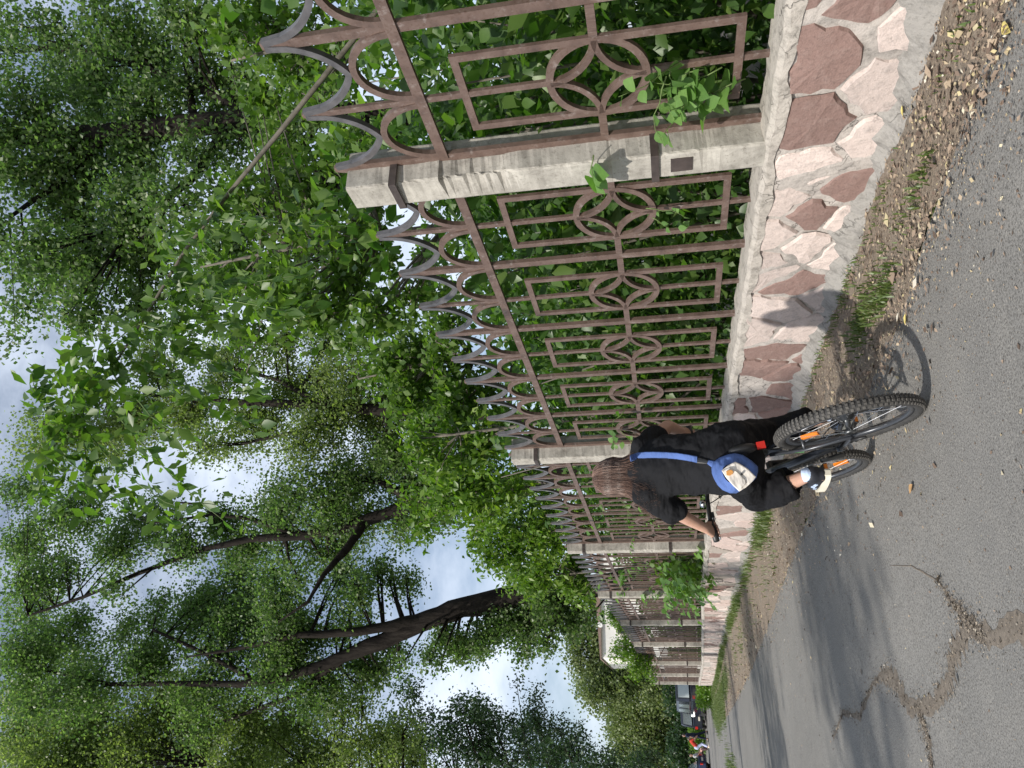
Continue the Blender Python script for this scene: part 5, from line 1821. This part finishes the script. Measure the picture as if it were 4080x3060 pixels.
# ------------------------------------------------------------------ what stands far off
M['greyshirt'] = plain('grey_metal', (.4, .4, .4), .5)
bl_ = empty('white_building', (2.6, 46, gz(46)), 'small white rendered building behind the fence, brown roof edge and a satellite dish', 'building')
z0 = gz(46)
zt_ = at(1297, 1340, 46)[2]
xr, xl = at(1297, 1270, 46)[0], at(1310, 1421, 46)[0]
MB().box((xl, 46, z0 - .2), (xr + 3, 54, zt_)).build('wall', M['render'], bl_)
rf = MB()
zr_ = zt_ + 0.22
rf.add([(xl - .08, 45.85, zt_ - .02), (xr + 3.3, 45.85, zt_ - .02), (xr + 3.3, 54.4, zt_ - .02), (xl - .08, 54.4, zt_ - .02), (xl + 3.0, 45.85, zr_), (xl + 3.0, 54.4, zr_), (xr + 3.3, 45.85, zt_ + .06), (xl - .08, 45.85, zt_ + .06)],
       [(0, 1, 6, 4, 7), (7, 4, 5, 3), (0, 7, 3), (4, 6, 2, 5), (6, 1, 2), (3, 5, 2)])
rf.build('roof', M['rooftile'], bl_)
dp = at(1297, 1349, 45.6)
ds = MB().revolve([(.001, 0), (.09, .015), (.16, .045), (.16, .055), (.08, .025), (.001, .012)], dp, (-.5, -.8, .35), 18)
ds.tube([dp, dp + np.array([.1, .3, -.35])], .03, 6)
ds.build('satellite_dish', M['greyshirt'], bl_, smooth=True)
for xx in (xl + 1.2, xl + 3.1):
    f_ = MB().box((xx, 45.93, zt_ - 2.1), (xx + .9, 46.02, zt_ - .9)).build('window', M['cream'], bl_)
    link('pane', MB().box((xx + .07, 45.91, zt_ - 2.03), (xx + .83, 45.93, zt_ - .97)).mesh('pane', M['glass'], False, wloc(bl_)), f_)


def vehicle(name, label, x, y, rot, w_, h_, ln, body_m, upper_m, cat, group=None):
    """Rounded body, glasshouse with panes, wheels; seen from the rear."""
    t = empty(name, (x, y, gz(y)), label, cat, group)
    t.rotation_euler = (0, 0, rot)
    hb = h_ * .52

    def hull(z0, z1, a0, a1, l0, l1, m, nm):
        prof = [(z0, a0 * .96, l0 * .985), (z0 + (z1 - z0) * .12, a0, l0), (z0 + (z1 - z0) * .8, (a0 + a1 * 2) / 3, (l0 + l1 * 2) / 3), (z1 - .02, a1 * .97, l1 * .98), (z1, a1 * .88, l1 * .93)]
        V, F = [], []
        for z_, a_, l_ in prof:
            for sx, sy in ((-1, -.86), (-.86, -1), (.86, -1), (1, -.86), (1, .86), (.86, 1), (-.86, 1), (-1, .86)):
                V.append((sx * a_ / 2, sy * l_ / 2, z_))
        for j in range(len(prof) - 1):
            for i in range(8):
                F.append((j * 8 + i, j * 8 + (i + 1) % 8, (j + 1) * 8 + (i + 1) % 8, (j + 1) * 8 + i))
        F += [tuple(range(8))[::-1], tuple((len(prof) - 1) * 8 + i for i in range(8))]
        return MB().add(V, F).build(nm, m, t, local=True)
    hull(.28, hb, w_, w_ * .98, ln, ln * .98, body_m, 'body')
    hull(hb, h_, w_ * .95, w_ * .80, ln * .8, ln * .62, upper_m, 'cabin')
    for sy, nm in ((-1, 'rear_window'), (1, 'windscreen')):
        y0, y1 = sy * (ln * .4 + .012), sy * (ln * .345 + .012)
        MB().add([(-w_ * .37, y0, hb + .1), (w_ * .37, y0, hb + .1), (w_ * .32, y1, h_ - .16), (-w_ * .32, y1, h_ - .16), (-w_ * .37, y0 - sy * .03, hb + .1), (w_ * .37, y0 - sy * .03, hb + .1), (w_ * .32, y1 - sy * .03, h_ - .16), (-w_ * .32, y1 - sy * .03, h_ - .16)],
                 [(0, 1, 2, 3), (4, 7, 6, 5), (0, 4, 5, 1), (1, 5, 6, 2), (2, 6, 7, 3), (3, 7, 4, 0)]).build(nm, M['carglass'], t, local=True)
    for sx in (-1, 1):
        for k in (-.19, .06):
            MB().add([(sx * (w_ * .475 + .004), ln * k, hb + .1), (sx * (w_ * .475 + .004), ln * (k + .2), hb + .1), (sx * (w_ * .425 + .004), ln * (k + .17), h_ - .16), (sx * (w_ * .425 + .004), ln * (k + .03), h_ - .16),
                      (sx * (w_ * .475 - .02), ln * k, hb + .1), (sx * (w_ * .475 - .02), ln * (k + .2), hb + .1), (sx * (w_ * .425 - .02), ln * (k + .17), h_ - .16), (sx * (w_ * .425 - .02), ln * (k + .03), h_ - .16)],
                     [(0, 1, 2, 3), (4, 7, 6, 5), (0, 4, 5, 1), (1, 5, 6, 2), (2, 6, 7, 3), (3, 7, 4, 0)]).build('side_window', M['carglass'], t, local=True)
        for sy in (-1, 1):
            wv = MB().revolve([(.20, -.1), (.30, -.1), (.32, -.07), (.32, .07), (.30, .1), (.20, .1)], (sx * w_ * .44, sy * ln * .31, .32), (1, 0, 0), 16).build('wheel', M['rubber'], t, smooth=True, local=True)
            link('hubcap', MB().revolve([(.001, -.02), (.2, -.02), (.2, .02), (.001, .03)], (sx * (w_ * .44 + .085), sy * ln * .31, .32), (sx, 0, 0), 12).mesh('hubcap', M['darkalloy']), wv)
        MB().box((sx * w_ * .42 - .09, -ln * .5 - .012, hb - .28), (sx * w_ * .42 + .09, -ln * .5 + .05, hb - .1)).build('tail_light', M['red'], t, local=True)
    MB().box((-.26, -ln * .5 - .02, .45), (.26, -ln * .5 + .02, .57)).build('number_plate', M['cream'], t, local=True)
    return t


M['carglass'] = plain('sky_reflecting_glass', (0.55, 0.62, 0.66), 0.12, metal=0.85)
pv = at(1497, 1502, 58)
vehicle('parked_van', 'dark parked van with pale windows right behind the end post of the fence', pv[0], 58, R(14), 1.8, 2.0, 4.4, M['carpaint'], M['carpaint'], 'van')
pv = at(1497, 1540, 62)
vehicle('parked_car', 'black parked car with a light rear window, left of the van', pv[0], 62, R(-8), 1.7, 1.75, 4.2, M['carpaint'], M['carpaint'], 'car')
pv = at(1512, 1650, 60)
vehicle('blue_car', 'dark blue parked car at the picture edge beyond the road', pv[0] - 1.7, 60, R(70), 1.75, 1.5, 4.3, M['carblue'], M['carblue'], 'car')


def walker(label, x, y, top_m, leg_m, pose, hair_m='hair', face=0.0, shoe_m='white'):
    """A small far figure: body, clothes and hair; pose 'stand', 'bend' or 'sit'."""
    z = float(gz(y))
    t = empty('person', (x, y, z), label, 'person', 'people far down the road')
    c_, s_ = math.cos(face), math.sin(face)

    def wp(px, py, pz):
        return np.array([x + px * c_ - py * s_, y + px * s_ + py * c_, z + pz])
    if pose == 'stand':
        hip, sh, hd_ = (0, 0, .92), (0, .03, 1.42), (0, .06, 1.62)
        kn, an = [(-.1, .12, .5), (.1, -.06, .5)], [(-.1, .2, .07), (.1, -.22, .1)]
        el, ha = [(-.25, .0, 1.15), (.25, .06, 1.15)], [(-.24, .14, .92), (.24, .2, .95)]
    elif pose == 'bend':
        hip, sh, hd_ = (0, -.1, .80), (0, .28, 1.16), (0, .42, 1.28)
        kn, an = [(-.12, .14, .46), (.12, .1, .46)], [(-.13, -.05, .07), (.13, -.08, .07)]
        el, ha = [(-.22, .42, .92), (.22, .42, .92)], [(-.14, .58, .78), (.14, .58, .78)]
    else:
        hip, sh, hd_ = (0, 0, .48), (0, -.05, .98), (0, -.02, 1.2)
        kn, an = [(-.12, .42, .5), (.12, .42, .5)], [(-.12, .45, .07), (.12, .45, .07)]
        el, ha = [(-.24, .06, .74), (.24, .06, .74)], [(-.14, .3, .6), (.14, .3, .6)]
    B = MB()
    hip, sh, hd_ = wp(*hip), wp(*sh), wp(*hd_)
    B.limb([hip, (hip + sh) / 2, sh], [.11, .11, .1], 10).limb([sh, hd_], [.05, .05], 8)
    B.limb([hd_ - np.array([0, 0, .07]), hd_, hd_ + np.array([0, 0, .06])], [.06, .085, .065], 10)
    B.limb([hd_ + wp(0, .09, 0) - wp(0, 0, 0), hd_ + wp(0, .1, 0) - wp(0, 0, 0) - np.array([0, 0, .02])], [.014, .016], 6)
    for i in range(2):
        k_, a_, e_, h_ = wp(*kn[i]), wp(*an[i]), wp(*el[i]), wp(*ha[i])
        sx = -.17 if i == 0 else .17
        s0 = sh + wp(sx, 0, 0) - wp(0, 0, 0)
        B.limb([hip, k_, a_], [.085, .06, .04], 8).limb([a_, a_ + wp(0, .17, 0) - wp(0, 0, 0) - np.array([0, 0, .03])], [.04, .035], 8)
        B.limb([sh, s0, e_, h_], [.07, .055, .042, .03], 8).limb([h_, h_ + (h_ - e_) * .3], [.035, .025], 6)
    remesh(B, .02, 2, t, 'body', M['skin'])
    T = MB().limb([hip + np.array([0, 0, .02]), (hip + sh) / 2, sh], [.15, .14, .13], 10)
    for i in range(2):
        e_ = wp(*el[i])
        s0 = sh + wp(-.17 if i == 0 else .17, 0, 0) - wp(0, 0, 0)
        T.limb([sh, s0, s0 * .45 + e_ * .55], [.09, .075, .065], 8)
    remesh(T, .022, 2, t, 'shirt', top_m)
    T = MB().limb([hip, hip + np.array([0, 0, .08])], [.15, .14], 10)
    for i in range(2):
        k_, a_ = wp(*kn[i]), wp(*an[i])
        T.limb([hip, k_, k_ * .25 + a_ * .75], [.11, .085, .07], 8)
    remesh(T, .022, 2, t, 'trousers', leg_m)
    b_ = wp(0, -.03, 0) - wp(0, 0, 0)
    remesh(MB().limb([hd_ + b_ * 1.2 - np.array([0, 0, .05]), hd_ + b_ + np.array([0, 0, .02]), hd_ + b_ * .6 + np.array([0, 0, .07])], [.065, .09, .075], 8), .02, 2, t, 'hair', M[hair_m])
    for i in range(2):
        a_ = wp(*an[i])
        MB().limb([a_ - np.array([0, 0, .03]), a_ + wp(0, .18, 0) - wp(0, 0, 0) - np.array([0, 0, .035])], [.052, .045], 8).build('shoe', M[shoe_m], t, smooth=True)
    return t


M['navy'] = cloth('navy_cloth', (0.018, 0.022, 0.045))
M['redshirt'] = cloth('red_cloth', (0.42, 0.045, 0.03))
M['greyshirt'] = cloth('grey_cloth', (0.42, 0.42, 0.42))
M['lilac'] = cloth('pale_blue_trousers', (0.4, 0.44, 0.62))
M['pinkcloth'] = cloth('pink_cloth', (0.6, 0.36, 0.32))
p = at(1520, 1588, 59)
walker('person in dark navy clothes walking along the far road edge by the low hedge', p[0], 59, M['navy'], M['navy'], 'stand', face=R(60), shoe_m='black')
p = at(1520, 1611, 59)
walker('person in a bright red shirt bending forward beside the road', p[0], 58.5, M['redshirt'], M['lilac'], 'bend', face=R(-75))
p = at(1510, 1632, 60)
walker('person in a grey shirt sitting low, next to the red shirted one', p[0], 60.5, M['greyshirt'], M['pinkcloth'], 'sit', face=R(-110))
# the kerb-side bench the grey one sits on
bn = empty('park_bench', (p[0], 60.45, gz(60.5)), 'low dark bench under the grey shirted sitting person', 'bench')
for k in range(4):
    MB().box((p[0] - .7, 60.2 + k * .12, gz(60.5) + .36), (p[0] + .7, 60.3 + k * .12, gz(60.5) + .40)).build('slat', M['rooftile'], bn)
for sx in (-.55, .55):
    MB().box((p[0] + sx - .04, 60.22, gz(60.5)), (p[0] + sx + .04, 60.64, gz(60.5) + .359)).build('leg', M['strap'], bn)


def bush_row(name, label, cat, x0, y0, x1, y1, h, wd, n, mat, L):
    t = empty(name, ((x0 + x1) / 2, (y0 + y1) / 2, gz((y0 + y1) / 2)), label, cat)
    f = rng.uniform(0, 1, n)
    P = np.stack([x0 + (x1 - x0) * f, y0 + (y1 - y0) * f, np.zeros(n)], 1)
    P[:, :2] += rng.normal(0, wd * .4, (n, 2))
    P[:, 2] = gz(P[:, 1]) + h * rng.uniform(0.02, 1, n) ** .7 * (.85 + .2 * np.sin(f * 40))
    tag(link('foliage', leaf_mesh('foliage', P, M[mat], L, L * .7, .2, off=wloc(t)), t), kind='stuff')
    for k in range(6):
        q = (k + .5) / 6
        bx, by = x0 + (x1 - x0) * q, y0 + (y1 - y0) * q
        MB().tube([(bx, by, gz(by)), (bx + .03, by, gz(by) + h * .5), (bx, by + .05, gz(by) + h * .8)], [.03, .02, .01], 5).build('stem', M['bark'], t, smooth=True)
    return t


a0, a1 = at(1490, 1560, 66), at(1490, 1612, 64)
bush_row('clipped_hedge', 'low clipped bright green hedge behind the far people', 'hedge', a0[0], 66, a1[0], 64, 1.25, .8, 5000, 'bright', .12)
a0, a1 = at(1500, 1483, 48), at(1500, 1520, 50)
bush_row('roadside_bush', 'light green bush in front of the parked van at the fence end', 'bush', a0[0], 47, a1[0], 50, .85, .5, 2600, 'bright', .12)
a0, a1 = at(1490, 1470, 67), at(1490, 1700, 65)
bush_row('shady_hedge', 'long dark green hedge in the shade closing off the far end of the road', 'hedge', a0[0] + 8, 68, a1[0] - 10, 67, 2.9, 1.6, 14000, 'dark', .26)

# shrubs along the farther fence, and the shading trees
for y_, lab in ((16.2, 'shrub behind the panel right after the creeper clump'), (19.0, 'shrub behind the brown looking panel before the shaded posts'), (21.5, 'shrub at the foot of the leaning tree'), (25.0, 'shrub behind the panel between the two shaded posts'), (29.5, 'shrub behind the panel past the shaded posts'), (34.5, 'shrub behind the farthest long panel'), (39.5, 'shrub behind the last panel before the end post')):
    shrub(1.2 + float(bend(y_)), y_, 2.3, lab, 0, n=2600, L=.12, spread=1.0, group='shrubs behind the far fence')
for y_, lab in ((18.5, 'tall shaded shrub deep behind the brown looking panel'), (26.5, 'tall shaded shrub deep behind the shaded panels'), (35.0, 'tall shaded shrub near the corner of the white building')):
    shrub(3.2, y_, 3.0, lab, 0, n=4200, L=.16, spread=1.5, group='shrubs behind the far fence')
shade_tree(-9.5, 3.0, [(0, 0, 5.6, 1.3, 1.2), (1.2, .8, 6.2, 1.2, 1.0), (-.5, -1.2, 6.6, 1.2, 1), (.6, -.4, 7.6, 1.2, 1)], 'roadside tree beside the rider, out of view, shading the road behind the bicycle')
shade_tree(-9.0, 10.0, [(0, 0, 5.4, 1.5, 1.3), (1.0, 1.4, 6.2, 1.4, 1.2), (-.4, -1.6, 6.0, 1.2, 1), (.4, .4, 7.6, 1.4, 1.2)], 'roadside tree ahead of the rider, out of view, shading the far road')
shade_tree(-7.0, 20.0, [(0, 0, 5.0, 1.5, 1.5), (1.6, 1.0, 5.6, 1.4, 1.4), (1.2, -1.0, 6.4, 1.3, 1.2), (.4, 2.4, 6.2, 1.4, 1.3), (.6, .6, 7.6, 1.4, 1.2)], 'roadside tree near the far fence, out of view, shading two fence posts')
